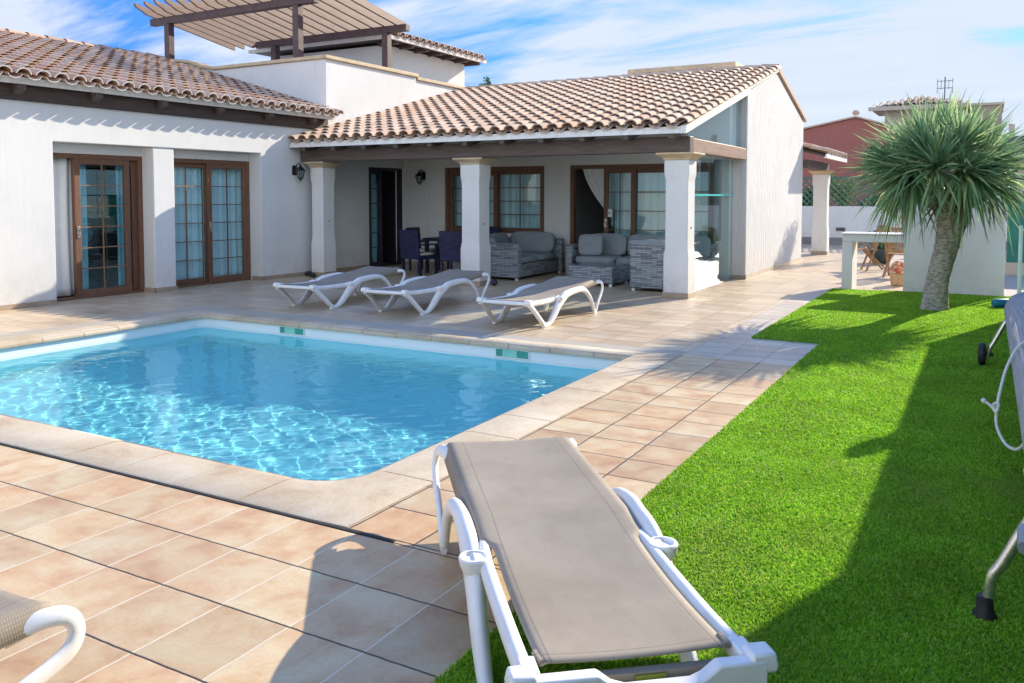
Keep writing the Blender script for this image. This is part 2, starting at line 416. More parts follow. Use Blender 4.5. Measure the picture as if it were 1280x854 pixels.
def wicker(name, dark, light):
    m, nt, out = new_mat(name)
    p = objco(nt); s = N(nt, 'SeparateXYZ', None, Vector=p)
    nn = N(nt, 'SeparateXYZ', None, Vector=nt.nodes.new('ShaderNodeTexCoord').outputs['Normal'])
    flat = M_(nt, 'GREATER_THAN', M_(nt, 'ABSOLUTE', nn.outputs[0]), 0.5)
    hor = M_(nt, 'ADD', M_(nt, 'MULTIPLY', s.outputs[1], flat), M_(nt, 'MULTIPLY', s.outputs[0], M_(nt, 'SUBTRACT', 1.0, flat)))
    zz = M_(nt, 'MULTIPLY', s.outputs[2], 34); zi = M_(nt, 'FLOOR', zz)
    hh = M_(nt, 'ADD', M_(nt, 'MULTIPLY', hor, 5.5), M_(nt, 'MULTIPLY', M_(nt, 'MODULO', zi, 2.0), 0.5))
    a = M_(nt, 'PINGPONG', zz, 0.5); b = M_(nt, 'PINGPONG', hh, 0.5)
    h = M_(nt, 'MULTIPLY', M_(nt, 'MULTIPLY', a, 5.0, clamp=True), M_(nt, 'MULTIPLY_ADD', b, 9.0, 0.45, clamp=True))
    wn = N(nt, 'TexWhiteNoise', None, Vector=N(nt, 'CombineXYZ', None, X=M_(nt, 'FLOOR', hh), Y=zi, Z=0.0).outputs[0]).outputs['Value']
    c = ramp(nt, M_(nt, 'MULTIPLY', h, M_(nt, 'MULTIPLY_ADD', wn, 0.75, 0.4)), [(0.08, dark), (0.9, light)])
    bsdf(nt, out, c, 0.5, bump(nt, h, 0.7, 0.008), 0.4)
    return m
WICK = wicker('grey_wicker', (0.04, 0.046, 0.054), (0.34, 0.375, 0.41))
NWICK = wicker('navy_wicker', (0.008, 0.009, 0.03), (0.03, 0.032, 0.10))

def sling_mat():
    m, nt, out = new_mat('taupe_mesh_cloth')
    p = objco(nt)
    w = N(nt, 'TexWave', {'wave_type': 'BANDS', 'bands_direction': 'X'}, Vector=p, Scale=38.0, Distortion=0.4, Detail=1.0).outputs[1]
    w2 = N(nt, 'TexWave', {'wave_type': 'BANDS', 'bands_direction': 'Y'}, Vector=p, Scale=60.0, Distortion=0.2, Detail=1.0).outputs[1]
    f = noise(nt, p, 2.4, 6, 0.65)
    c = ramp(nt, f, [(0.25, (0.235, 0.198, 0.155)), (0.5, (0.300, 0.257, 0.205)), (0.75, (0.355, 0.308, 0.250))])
    so3 = N(nt, 'SeparateXYZ', None, Vector=p)
    ay = M_(nt, 'ABSOLUTE', so3.outputs[1])
    seam = M_(nt, 'LESS_THAN', M_(nt, 'ABSOLUTE', M_(nt, 'SUBTRACT', ay, 0.236)), 0.0022)
    sx_ = M_(nt, 'LESS_THAN', M_(nt, 'ABSOLUTE', M_(nt, 'SUBTRACT', so3.outputs[0], 0.105)), 0.0022)
    c = mixc(nt, M_(nt, 'MULTIPLY', M_(nt, 'MAXIMUM', seam, sx_), 0.55), c, (0.12, 0.10, 0.08))
    c = mixc(nt, ramp(nt, noise(nt, scaled(nt, p, (0.8, 2.5, 1)), 3.0, 5, 0.7), [(0.52, 0.0), (0.75, 0.35)]), c, (0.20, 0.165, 0.125))
    weave = M_(nt, 'MULTIPLY', w, w2)
    c = mixc(nt, 0.55, c, ramp(nt, weave, [(0.0, 0.72), (0.6, 1.12)]), 'MULTIPLY')
    bsdf(nt, out, c, 0.75, bump(nt, weave, 0.25, 0.002), 0.3)
    return m
SLING = sling_mat()

# ------------------------------------------------------------------ ground, deck, pool, lawn
PX0, PX1, PY0, PY1 = -9.25, -3.05, 3.50, 7.92       # inner pool
CX0, CX1, CY0, CY1 = -9.62, -2.655, 3.085, 8.16     # outer edge of the coping
def ring(mb, ox0, ox1, oy0, oy1, ix0, ix1, iy0, iy1, z, nsub=1):
    for (a, b, c, e) in ((ox0, ox1, oy0, iy0), (ox0, ox1, iy1, oy1), (ox0, ix0, iy0, iy1), (ix1, ox1, iy0, iy1)):
        mb.add([(a, c, z), (b, c, z), (b, e, z), (a, e, z)], [(0, 1, 2, 3)])
g = MB(); ring(g, -900, 900, -400, 1500, PX0 - 0.2, PX1 + 0.2, PY0 - 0.2, PY1 + 0.2, -0.012)
struct('ground', g, GRAVEL)

DARKJ = (0.055, 0.045, 0.04); PALEJ = (0.66, 0.57, 0.44)
TCOLS = [(0.45, 0.26, 0.14), (0.53, 0.37, 0.21), (0.57, 0.46, 0.29), (0.57, 0.50, 0.34)]
T_NEAR = tile_floor('terracotta_tiles_near', 0.352, 0.402, -2.575, 3.07 - 0.402 * 8, TCOLS, DARKJ, PALEJ, 0.009, bl_scale=4.5, streak=(1, 0.9, 1))
T_SIDE = tile_floor('terracotta_tiles_side', 0.385, 0.335, -2.64, 3.10, TCOLS, DARKJ, DARKJ, 0.010, bl_scale=4.5, streak=(0.9, 1, 1))
FCOLS = [(0.43, 0.32, 0.215), (0.52, 0.415, 0.295), (0.57, 0.475, 0.345), (0.60, 0.52, 0.395)]
T_FAR = tile_floor('beige_terrace_tiles', 0.45, 0.30, -4.1, 8.42, FCOLS, (0.24, 0.18, 0.13), (0.30, 0.24, 0.18), 0.010, rough=0.36, streak=(0.8, 2.2, 1), bl_scale=3.2)
T_PALE = tile_floor('pale_plank_tiles', 0.385, 0.335, -2.64, 3.10, [(0.42, 0.35, 0.28), (0.50, 0.43, 0.36), (0.55, 0.49, 0.42), (0.58, 0.53, 0.46)], DARKJ, (0.30, 0.26, 0.22), 0.009, bl_scale=2.5)
LX = -1.53
d_ = MB()
d_.add([(-16, -4, 0), (LX + 0.02, -4, 0), (LX + 0.02, CY0, 0), (-16, CY0, 0)], [(0, 1, 2, 3)])
struct('pool_deck', d_, T_NEAR)
d_ = MB(); d_.add([(CX1, CY0, 0), (LX + 0.02, CY0, 0), (LX + 0.02, 8.2, 0), (CX1, 8.2, 0)], [(0, 1, 2, 3)])
struct('side_deck', d_, T_SIDE)
d_ = MB()
d_.add([(CX1, 8.2, 0), (LX + 0.02, 8.2, 0), (LX + 0.02, 15.4, 0), (CX1, 15.4, 0)], [(0, 1, 2, 3)])
struct('side_path', d_, T_PALE)
d_ = MB()
d_.add([(-17, CY1 + 0.26, 0), (CX1, CY1 + 0.26, 0), (CX1, 15.4, 0), (-17, 15.4, 0)], [(0, 1, 2, 3)])
d_.add([(-17, 15.4, 0), (2.5, 15.4, 0), (2.5, 29.3, 0), (-17, 29.3, 0)], [(0, 1, 2, 3)])
d_.add([(-17, CY0, 0), (CX0 - 0.26, CY0, 0), (CX0 - 0.26, CY1 + 0.26, 0), (-17, CY1 + 0.26, 0)], [(0, 1, 2, 3)])
struct('terrace_floor', d_, T_FAR)

# overflow drain grating round the far sides of the pool
def drain_mat():
    m, nt, out = new_mat('white_drain_grating')
    p = geopos(nt); s = N(nt, 'SeparateXYZ', None, Vector=p)
    a = M_(nt, 'PINGPONG', M_(nt, 'MULTIPLY', s.outputs[0], 32), 0.5); b = M_(nt, 'PINGPONG', M_(nt, 'MULTIPLY', s.outputs[1], 32), 0.5)
    hole = M_(nt, 'GREATER_THAN', M_(nt, 'MINIMUM', a, b), 0.22)
    c = mixc(nt, hole, (0.50, 0.45, 0.37), (0.16, 0.14, 0.12))
    bsdf(nt, out, c, 0.6, bump(nt, M_(nt, 'SUBTRACT', 1.0, hole), 0.6, 0.006))
    return m
g = MB()
g.box(CX0 - 0.26, CX1, CY1, CY1 + 0.255, -0.03, 0.001); g.box(CX0 - 0.26, CX0, CY0, CY1, -0.03, 0.001)
struct('drain_grating', g, drain_mat())

# pool coping: separate bull-nosed stones
def stone_mat():
    m, nt, out = new_mat('pale_coping_stone')
    p = geopos(nt)
    f = noise(nt, p, 1.6, 6, 0.65, 0.5)
    c = ramp(nt, f, [(0.28, (0.37, 0.26, 0.165)), (0.44, (0.51, 0.41, 0.285)), (0.64, (0.59, 0.51, 0.39))])
    c = mixc(nt, 0.7, c, ramp(nt, noise(nt, p, 70, 5, 0.75), [(0.3, 0.75), (0.7, 1.12)]), 'MULTIPLY')
    bsdf(nt, out, c, 0.7, bump(nt, noise(nt, p, 90, 4, 0.7), 0.35, 0.004), 0.35)
    return m
COPE = stone_mat()
RADS = {'sw': 0.34, 'se': 0.34, 'ne': 0.07, 'nw': 0.16}
def rect_path(x0, x1, y0, y1, step):
    """closed rounded rectangle as (point, outward normal)"""
    pts = []
    def line(a, b, n):
        L = (Vector(b) - Vector(a)).length; k = max(1, round(L / step))
        for i in range(k): pts.append((Vector(a).lerp(Vector(b), i / k), Vector(n)))
    sw, se, ne, nw = RADS['sw'], RADS['se'], RADS['ne'], RADS['nw']
    def arc(c, a0, r):
        for i in range(8):
            t = a0 + PI / 2 * i / 8
            pts.append((Vector((c[0] + r * math.cos(t), c[1] + r * math.sin(t))), Vector((math.cos(t), math.sin(t)))))
    line((x0 + sw, y0), (x1 - se, y0), (0, -1)); arc((x1 - se, y0 + se), -PI / 2, se)
    line((x1, y0 + se), (x1, y1 - ne), (1, 0)); arc((x1 - ne, y1 - ne), 0, ne)
    line((x1 - ne, y1), (x0 + nw, y1), (0, 1)); arc((x0 + nw, y1 - nw), PI / 2, nw)
    line((x0, y1 - nw), (x0, y0 + sw), (-1, 0)); arc((x0 + sw, y0 + sw), PI, sw)
    return pts
path = rect_path(PX0, PX1, PY0, PY1, 0.05)
def outer_of(p, n):
    # push out to the rectangular outer edge
    q = p.copy()
    wx0, wx1, wy0, wy1 = CX0 + 0.004, CX1 - 0.004, CY0 + 0.012, CY1 - 0.004
    ts = []
    if n.x > 1e-6: ts.append((wx1 - p.x) / n.x)
    if n.x < -1e-6: ts.append((wx0 - p.x) / n.x)
    if n.y > 1e-6: ts.append((wy1 - p.y) / n.y)
    if n.y < -1e-6: ts.append((wy0 - p.y) / n.y)
    return q + n * min(ts)
# arc-length joints
cop = MB(); Lp = [0.0]
for i in range(len(path)): Lp.append(Lp[-1] + (path[(i + 1) % len(path)][0] - path[i][0]).length)
prof = [(-0.03, -0.05), (-0.035, -0.025), (-0.022, -0.002), (0.02, 0.006), (0.12, 0.010), (0.5, 0.009), (0.97, 0.007), (1.0, 0.002), (1.0, -0.05)]
JO = 0.50
def cross(i, zz=0.0):
    p, n = path[i % len(path)]; q = outer_of(p, n); out = []
    for a, z in prof:
        if a < 0.1: out.append((p.x + n.x * a, p.y + n.y * a, z + zz))
        else: out.append((p.x + (q.x - p.x) * a, p.y + (q.y - p.y) * a, z + zz))
    return out
pn = len(prof); seg0 = 0; joint = []
kk = 0
for i in range(len(path)):
    if Lp[i] >= kk * JO: joint.append(i); kk += 1
joint.append(len(path))
for a, b in zip(joint[:-1], joint[1:]):
    zz = rng.normal(0, 0.0014)
    vs = []; m = b - a
    for i in range(a, b + 1):
        c = cross(i, zz)
        if i in (a, b):                     # shrink a touch at the joint
            oth = cross(i + (1 if i == a else -1), zz)
            c = [tuple(u + (w - u) * 0.07 for u, w in zip(s_, t_)) for s_, t_ in zip(c, oth)]
        vs += c
    fs = [(i * pn + j, (i + 1) * pn + j, (i + 1) * pn + j + 1, i * pn + j + 1) for i in range(m) for j in range(pn - 1)]
    fs += [tuple(range(pn)), tuple(m * pn + j for j in range(pn - 1, -1, -1))]
    cop.add(vs, fs)
struct('pool_coping', cop, COPE, smooth=True, auto=50)
# joint bed under the coping and the dark expansion joint along the near side
g = MB()
n_ = len(path); vs = []
for p, n in path:
    q = outer_of(p, n); q2 = q + Vector((0.004 if q.x > -5 and abs(n.x) > 0.7 else 0, 0))
    vs += [(p.x - n.x * 0.02, p.y - n.y * 0.02, 0.0), (q.x, q.y, 0.0)]
g.add(vs, [(2 * i, 2 * ((i + 1) % n_), 2 * ((i + 1) % n_) + 1, 2 * i + 1) for i in range(n_)])
struct('coping_bed', g, simple('joint_mortar', (0.22, 0.16, 0.11), 0.9, 0.3, 14))
g = MB(); g.box(CX0, CX1 + 0.3, CY0 - 0.012, CY0 + 0.006, -0.02, 0.004)
struct('expansion_joint', g, simple('black_sealant', (0.02, 0.018, 0.016), 0.7, 0.3, 20))

# basin
WZ = -0.18; FZ = -1.15
g = MB(); vs = []
for p, n in path: vs += [(p.x, p.y, 0.004), (p.x, p.y, FZ + 0.12), (p.x - n.x * 0.12, p.y - n.y * 0.12, FZ)]
fs = []
for i in range(n_):
    j = (i + 1) % n_
    fs += [(3 * i, 3 * j, 3 * j + 1, 3 * i + 1), (3 * i + 1, 3 * j + 1, 3 * j + 2, 3 * i + 2)]
fs.append(tuple(3 * i + 2 for i in range(n_)))
g.add(vs, fs)
basin = struct('pool_basin', g, POOLM, smooth=True, auto=60)
# water: rippled surface clipped to the pool outline
def water_h(x, y):
    h = 0
    for a, kx, ky, ph in WAVES: h += a * math.sin(kx * x + ky * y + ph)
    return h
WAVES = []
for lam, amp, k in ((1.5, 0.0005, 3), (0.62, 0.0003, 5), (0.30, 0.0004, 7), (0.17, 0.00032, 9), (0.10, 0.00014, 9)):
    for _ in range(k):
        t = random.uniform(0, 2 * PI); q = 2 * PI / (lam * random.uniform(0.8, 1.25))
        WAVES.append((amp * random.uniform(0.6, 1.2), q * math.cos(t), q * math.sin(t), random.uniform(0, 6.28)))
st = 0.020
nx = int((PX1 - PX0 + 0.02) / st); ny = int((PY1 - PY0 + 0.02) / st)
xs = np.linspace(PX0 - 0.01, PX1 + 0.01, nx + 1); ys = np.linspace(PY0 - 0.01, PY1 + 0.01, ny + 1)
X, Y = np.meshgrid(xs, ys)
Hh = np.zeros_like(X)
for a, kx, ky, ph in WAVES: Hh += a * np.sin(kx * X + ky * Y + ph)
# round the corners by pulling the outermost grid points in
for (sxn, syn, rr_) in ((-1, -1, RADS['sw']), (1, -1, RADS['se']), (1, 1, RADS['ne']), (-1, 1, RADS['nw'])):
    cx_ = PX0 + rr_ if sxn < 0 else PX1 - rr_; cy_ = PY0 + rr_ if syn < 0 else PY1 - rr_
    m = ((X - cx_) * sxn > 0) & ((Y - cy_) * syn > 0)
    dd = np.hypot(X - cx_, Y - cy_) + 1e-9; k = np.minimum(1, (rr_ + 0.008) / dd)
    X = np.where(m, cx_ + (X - cx_) * k, X); Y = np.where(m, cy_ + (Y - cy_) * k, Y)
g = MB(); g.v = [tuple(t) for t in np.stack([X, Y, Hh + WZ], -1).reshape(-1, 3)]
g.f = [(j * (nx + 1) + i, j * (nx + 1) + i + 1, (j + 1) * (nx + 1) + i + 1, (j + 1) * (nx + 1) + i) for j in range(ny) for i in range(nx)]
g.mi = [0] * len(g.f); g.uv = [None] * len(g.f)
m, nt, out = new_mat('pool_water')
gl = N(nt, 'BsdfGlass', None, Color=(0.64, 0.96, 1.0), Roughness=0.0, IOR=1.33)
nt.links.new(gl.outputs[0], out.inputs[0])
water = struct('pool_water', g, m, smooth=True, auto=180, recalc=False)
water.cycles.is_caustics_caster = True
basin.cycles.is_caustics_receiver = True
sl.cycles.is_caustics_light = True

# lawn: base sheet and blades
def lawn_parts(): return [(LX, 0.76, -2.0, 15.34), (-2.27, LX, 9.55, 15.25)]
g = MB(); g.box(LX, 0.76, -2.0, 15.33, -0.01, 0.016); g.box(-2.27, LX, 9.55, 15.25, -0.01, 0.016)
struct('lawn_base', g, simple('turf_backing', (0.085, 0.21, 0.018), 0.9, 0.3, 20, 0.5, 60))
def grass_mesh():
    P = []
    for (x0, x1, y0, y1) in lawn_parts():
        for (a, b, dens) in ((0.6, 3.2, 46000), (3.2, 5.5, 38000), (5.5, 8.5, 19000), (8.5, 15.4, 9000)):
            a2, b2 = max(a, y0), min(b, y1)
            if b2 <= a2: continue
            n = int((x1 - x0) * (b2 - a2) * dens)
            p = np.empty((n, 3)); p[:, 0] = rng.uniform(x0 - 0.004, x1, n); p[:, 1] = rng.uniform(a2, b2, n); p[:, 2] = 0.012
            P.append((p, (a + b) / 2))
    V = []; F = []; o = 0
    for p, dist in P:
        n = len(p); wd = 0.0019 + 0.00045 * dist
        h = rng.uniform(0.010, 0.021, n); t = rng.uniform(0, 2 * PI, n); ln = rng.uniform(0.0, 0.022, n); lt = rng.uniform(0, 2 * PI, n)
        dx, dy = np.cos(t) * wd, np.sin(t) * wd
        b0 = p + np.stack([-dx, -dy, 0 * h], 1); b1 = p + np.stack([dx, dy, 0 * h], 1)
        tip = p + np.stack([np.cos(lt) * ln, np.sin(lt) * ln, h], 1)
        m0 = p + np.stack([-dx * .8 + np.cos(lt) * ln * .3, -dy * .8 + np.sin(lt) * ln * .3, h * .6], 1)
        m1 = p + np.stack([dx * .8 + np.cos(lt) * ln * .3, dy * .8 + np.sin(lt) * ln * .3, h * .6], 1)
        V.append(np.stack([b0, b1, m1, m0, tip], 1).reshape(-1, 3))
        k = np.arange(n)[:, None] * 5 + o
        F.append((k + np.array([[0, 1, 2, 3]]), k + np.array([[3, 2, 4]]))); o += n * 5
    V = np.concatenate(V); q = np.concatenate([f[0] for f in F]); t3 = np.concatenate([f[1] for f in F])
    me = bpy.data.meshes.new('grass')
    me.vertices.add(len(V)); me.vertices.foreach_set('co', V.ravel().astype(np.float32))
    li = np.concatenate([q.ravel(), t3.ravel()]); me.loops.add(len(li)); me.loops.foreach_set('vertex_index', li.astype(np.int32))
    np_ = len(q) + len(t3); me.polygons.add(np_)
    st_ = np.concatenate([np.arange(len(q)) * 4, len(q) * 4 + np.arange(len(t3)) * 3]); me.polygons.foreach_set('loop_start', st_.astype(np.int32))
    me.update(calc_edges=True)
    return me
m, nt, out = new_mat('artificial_grass_blades')
gi = nt.nodes.new('ShaderNodeNewGeometry')
p = gi.outputs['Position']
c = ramp(nt, gi.outputs['Random Per Island'], [(0.0, (0.11, 0.32, 0.014)), (0.5, (0.27, 0.56, 0.024)), (0.9, (0.44, 0.66, 0.06)), (1.0, (0.58, 0.55, 0.16))])
c = mixc(nt, 0.8, c, ramp(nt, noise(nt, p, 2.2, 5, 0.65), [(0.3, 0.75), (0.7, 1.2)]), 'MULTIPLY')
c = mixc(nt, ramp(nt, noise(nt, scaled(nt, p, (1, 0.6, 1), (4, 2, 0)), 1.1, 6, 0.7), [(0.55, 0.0), (0.72, 0.45)]), c, (0.40, 0.46, 0.13))
b = bsdf(nt, None, c, 0.5, None, 0.35)
tl = N(nt, 'BsdfTranslucent', None, Color=c)
mx = N(nt, 'MixShader', None, Fac=0.48); nt.links.new(b.outputs[0], mx.inputs[1]); nt.links.new(tl.outputs[0], mx.inputs[2])
nt.links.new(mx.outputs[0], out.inputs[0])
me = grass_mesh(); me.materials.append(m)
go = bpy.data.objects.new('grass', me); COL.objects.link(go)
tag(go, None, None, None, 'stuff')


# ------------------------------------------------------------------ the villa
VL = (-8.0, 16.0, 0.0)
villa = thing('villa', 'white villa with clay tile roofs, covered porch and roof terrace beside the pool', 'house', VL)
WX = -11.95                                    # facade plane of the west wing

w = MB()
w.prism([(1.5, -0.05), (7.56, -0.05), (7.56, 2.40), (11.62, 2.40), (11.62, -0.05), (14.82, -0.05), (14.82, 2.24), (16.12, 2.24), (16.12, 2.95), (1.5, 2.95)], 'x', -12.27, WX)
w.box(-12.42, -12.24, 7.56, 11.62, 2.25, 2.40)
w.box(-12.27, -11.972, 9.28, 9.69, -0.05, 2.40)
w.box(-16.6, -16.4, 1.5, 13.45, -0.05, 2.95); w.box(-16.4, -12.27, 1.5, 1.7, -0.05, 2.95)
build('wing_wall', w, WHITE, villa, bevel=0.012)
# roof terrace block
w = MB()
w.box(-17.2, -12.25, 13.45, 13.70, 2.6, 4.42); w.box(-12.25, WX, 13.45, 16.62, 2.95, 4.42)
w.box(-12.25, -11.975, 16.62, 19.4, 2.95, 4.36); w.box(-17.2, -16.95, 13.70, 20.0, 2.6, 4.42)
w.box(-17.0, -12.2, 13.6, 20.0, 3.4, 3.6)
w.prism([(-17.2, 4.42), (-15.2, 4.42), (-15.6, 4.50), (-16.0, 4.62), (-16.4, 4.68), (-17.2, 4.70)], 'y', 13.452, 13.698)
build('terrace_parapet', w, WHITE, villa, bevel=0.012)
w = MB()
w.box(-12.30, -11.90, 13.40, 16.66, 4.42, 4.50); w.box(-12.30, -11.925, 16.66, 19.45, 4.36, 4.44)
capl = [(-15.2, 4.42), (-15.6, 4.50), (-16.0, 4.62), (-16.4, 4.68), (-17.25, 4.70)]
w.prism([(x, z + 0.003) for x, z in capl] + [(x, z + 0.075) for x, z in reversed(capl)], 'y', 13.40, 13.75)
w.box(-15.2, -12.30, 13.40, 13.75, 4.423, 4.497)
build('parapet_coping', w, STONE, villa, bevel=0.012)

# porch back wall with window and sliding door
YB = 16.1
w = MB()
def wallseg(x0, x1, z0, z1): w.box(x0, x1, YB, YB + 0.26, z0, z1)
wallseg(-11.95, -10.8, -0.05, 3.45); wallseg(-10.8, -8.25, -0.05, 0.78); wallseg(-10.8, -8.25, 2.24, 3.45)
wallseg(-8.25, -7.65, -0.05, 3.45); wallseg(-7.65, -4.55, 2.24, 3.45); wallseg(-4.55, -4.30, -0.05, 3.45)
w.box(-11.30, -11.22, YB - 0.02, YB, 0, 2.33); w.box(-11.93, -11.22, YB - 0.05, YB - 0.021, 2.33, 2.40)
build('porch_back_wall', w, WHITE, villa)
w = MB()
w.prism([(16.30, -0.05), (21.90, -0.05), (21.90, 3.42), (18.84, 4.235), (16.30, 3.575)], 'x', -4.30, -4.02)
build('gable_wall', w, WHITE_R, villa, bevel=0.02, seg=3)
w = MB(); w.box(-17.0, -4.3, 21.64, 21.88, -0.05, 3.4); w.box(-16.6, -12.3, 19.8, 20.0, -0.05, 3.4)
build('rear_wall', w, WHITE, villa)
# rooms behind the glass
w = MB()
w.box(-16.35, -16.3, 1.7, 13.4, 0, 2.9); w.box(-16.3, -12.28, 12.6, 12.65, 0, 2.9); w.box(-16.3, -12.28, 5.0, 5.05, 0, 2.9)
w.box(-16.3, -12.45, 5.05, 12.6, 2.6, 2.63)
w.box(-12.2, -4.32, 20.2, 20.25, 0, 3.3); w.box(-7.9, -7.85, 16.4, 20.2, 0, 3.0)
w.box(-12.2, -4.32, 16.37, 20.2, 2.75, 2.78); build('room_wall', w, INTER, villa)
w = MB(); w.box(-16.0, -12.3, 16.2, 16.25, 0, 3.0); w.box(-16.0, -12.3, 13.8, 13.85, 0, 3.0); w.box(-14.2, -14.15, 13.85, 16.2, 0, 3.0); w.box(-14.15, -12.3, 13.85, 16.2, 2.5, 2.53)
build('room_wall', w, simple('room_gloom_plaster', (0.03, 0.025, 0.03), 0.8, 0.1, 2), villa)  # gloom of the unlit entrance room put into the plaster colour
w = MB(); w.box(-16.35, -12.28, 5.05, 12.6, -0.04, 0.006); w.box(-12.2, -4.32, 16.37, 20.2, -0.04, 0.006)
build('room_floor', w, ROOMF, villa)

# skirting tiles
def sk(x0, x1, y0, y1):
    w = MB(); w.box(x0, x1, y0, y1, 0.0, 0.075); build('skirting', w, SKIRT, villa)
sk(WX, WX + 0.014, 1.5, 7.55); sk(-12.25, -11.955, 9.262, 9.28); sk(-11.971, -11.957, 9.262, 9.708); sk(WX, WX + 0.014, 11.62, 14.80); sk(-12.2, WX + 0.014, 11.605, 11.619)
sk(-11.93, -10.8, YB - 0.014, YB); sk(-8.25, -7.65, YB - 0.014, YB); sk(-4.02, -4.006, 16.28, 21.9); sk(-4.30, -4.006, 16.285, 16.30)

# pillars of the porch
def pillar(cx, cy, h=0.20, kx=1.0, ztop=2.16, cap=True):
    m = MB(); m.sqlathe([(h, 0.0), (h, 0.66), (h - 0.006, 0.70), (h - 0.016, 0.76), (h - 0.018, 0.80), (h - 0.018, 1.80), (h - 0.016, 1.85), (h - 0.005, 1.91), (h, 1.95), (h, ztop)], (cx, cy, 0), kx=kx)
    p = build('pillar', m, WHITE, villa, bevel=0.014)
    m = MB(); m.sqlathe([(h + 0.01, 0.0), (h + 0.02, 0.03), (h + 0.045, 0.045), (h + 0.085, 0.075), (h + 0.105, 0.085), (h + 0.105, 0.115)], (cx, cy, ztop - 0.002), kx=kx)
    build('pillar_cap', m, STONE, p, bevel=0.006)
    m = MB(); m.sqlathe([(h + 0.014, 0.0), (h + 0.014, 0.085)], (cx, cy, 0.001), kx=kx)
    build('pillar_skirting', m, SKIRT, p, bevel=0.004)
    if cy < 14:
        m = MB(); m.tube([(cx + h * kx - 0.03, cy, 1.10), (cx + h * kx - 0.008, cy, 1.10)], 0.014, 10); build('fixing', m, BLACKM, p)
    return p
pillar(-4.23, 12.95); pillar(-8.02, 12.95); pillar(-11.60, 12.94, 0.19, 0.85)

# beams of the porch
w = MB(); w.box(-11.93, -3.99, 12.66, 12.86, 2.275, 2.515)
build('front_beam', w, BEAMX, villa, bevel=0.01)
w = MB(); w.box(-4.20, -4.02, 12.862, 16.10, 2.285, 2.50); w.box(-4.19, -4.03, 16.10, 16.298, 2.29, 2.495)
build('side_beam', w, wood('sunlit_brown_beam', (0.20, 0.115, 0.085), (0.34, 0.22, 0.17), (9, 1.2, 9)), villa, bevel=0.01)  # lighter wood than the front beam, sunlight put into the colour
# porch roof: underside boards and rafters
EY, EZ, SLP = 12.36, 2.585, 0.258        # eave line and slope
def zr(y): return EZ + SLP * (y - EY)
RY = 18.84; RZ = zr(RY)
w = MB()
w.prism([(EY + 0.02, zr(EY) - 0.05), (RY, RZ - 0.05), (21.95, RZ - 0.05 - 0.258 * (21.95 - RY)), (21.95, RZ - 0.258 * (21.95 - RY)), (RY, RZ), (EY + 0.02, zr(EY))], 'x', -11.94, -4.06)
build('roof_boarding', w, DARKWOOD, villa)
for i in range(11):
    x = -11.6 + 0.74 * i
    w = MB()
    y0, y1 = EY + 0.03, 16.08
    w.prism([(y0, zr(y0) - 0.115), (y0 + 0.04, zr(y0) - 0.145), (y1, zr(y1) - 0.175), (y1, zr(y1) - 0.055), (y0, zr(y0) - 0.055)], 'x', x - 0.045, x + 0.045)
    build('rafter', w, BEAMX, villa)

def clay_roof(name, p0, e, s, L, S, cw, rl, mats, rim_light=False, skip=None, jit=0.004, cover_r=None):
    """barrel tiles: p0 eave corner, e along the eave, s up the slope (unit vectors)"""
    p0, e, s = Vector(p0), Vector(e).normalized(), Vector(s).normalized(); n = e.cross(s).normalized()
    if n.z < 0: n = -n
    nc = int(round(L / cw)); cw = L / nc; nr = int(round(S / rl)); rl = S / nr
    r0 = cover_r or cw * 0.385; mb = MB(); K = 7
    for r in range(nr):
        for c in range(nc + 1):
            u = c * cw; v0 = r * rl + random.uniform(-1, 1) * jit * 2; v1 = (r + 1) * rl + 0.05
            if skip and skip(u, (r + .5) * rl): continue
            idu = (c + 0.37 + 0.01 * random.random(), r + 0.11)
            tw = random.uniform(-1, 1) * jit
            def ring_(v, rad, lift, dr=0.0):
                out = []
                for k in range(K):
                    t = PI * k / (K - 1)
                    out.append(p0 + e * (u + tw + math.cos(t) * (rad - dr)) + s * v + n * (lift + math.sin(t) * (rad * 0.80 - dr)))
                return out
            a = ring_(v0, r0 * 1.06, 0.036); b = ring_(v1, r0 * 0.86, 0.010); a2 = ring_(v0, r0 * 1.06, 0.036, 0.016); b2 = ring_(v0 + rl * 0.5, r0 * 0.96, 0.026, 0.016)
            vs = a + b + a2 + b2
            fs = [(k, k + 1, K + k + 1, K + k) for k in range(K - 1)]
            mb.add(vs, fs, 0, idu)
            mb.add(vs, [(2 * K + k + 1, 2 * K + k, 3 * K + k, 3 * K + k + 1) for k in range(K - 1)], 0, idu)
            mb.add(vs, [(k + 1, k, 2 * K + k, 2 * K + k + 1) for k in range(K - 1)], 1 if (rim_light and r == 0) else 0, idu)
            if c < nc:                                   # channel tile
                um = u + cw / 2; rp = cw * 0.375
                def pan(v, lift):
                    return [p0 + e * (um + math.cos(PI * k / 4) * rp) + s * v + n * (lift - math.sin(PI * k / 4) * rp * 0.58) for k in range(5)]
                a = pan(v0 - 0.03, 0.040); b = pan(v1, 0.018); a2 = pan(v0 - 0.03, 0.026)
                idp = (c + 0.81, r + 0.53)
                mb.add(a + b + a2, [(k, k + 1, 5 + k + 1, 5 + k) for k in range(4)], 0, idp)
                mb.add(a + b + a2, [(k + 1, k, 10 + k, 10 + k + 1) for k in range(4)], 1 if (rim_light and r == 0) else 0, idp)
    return mb
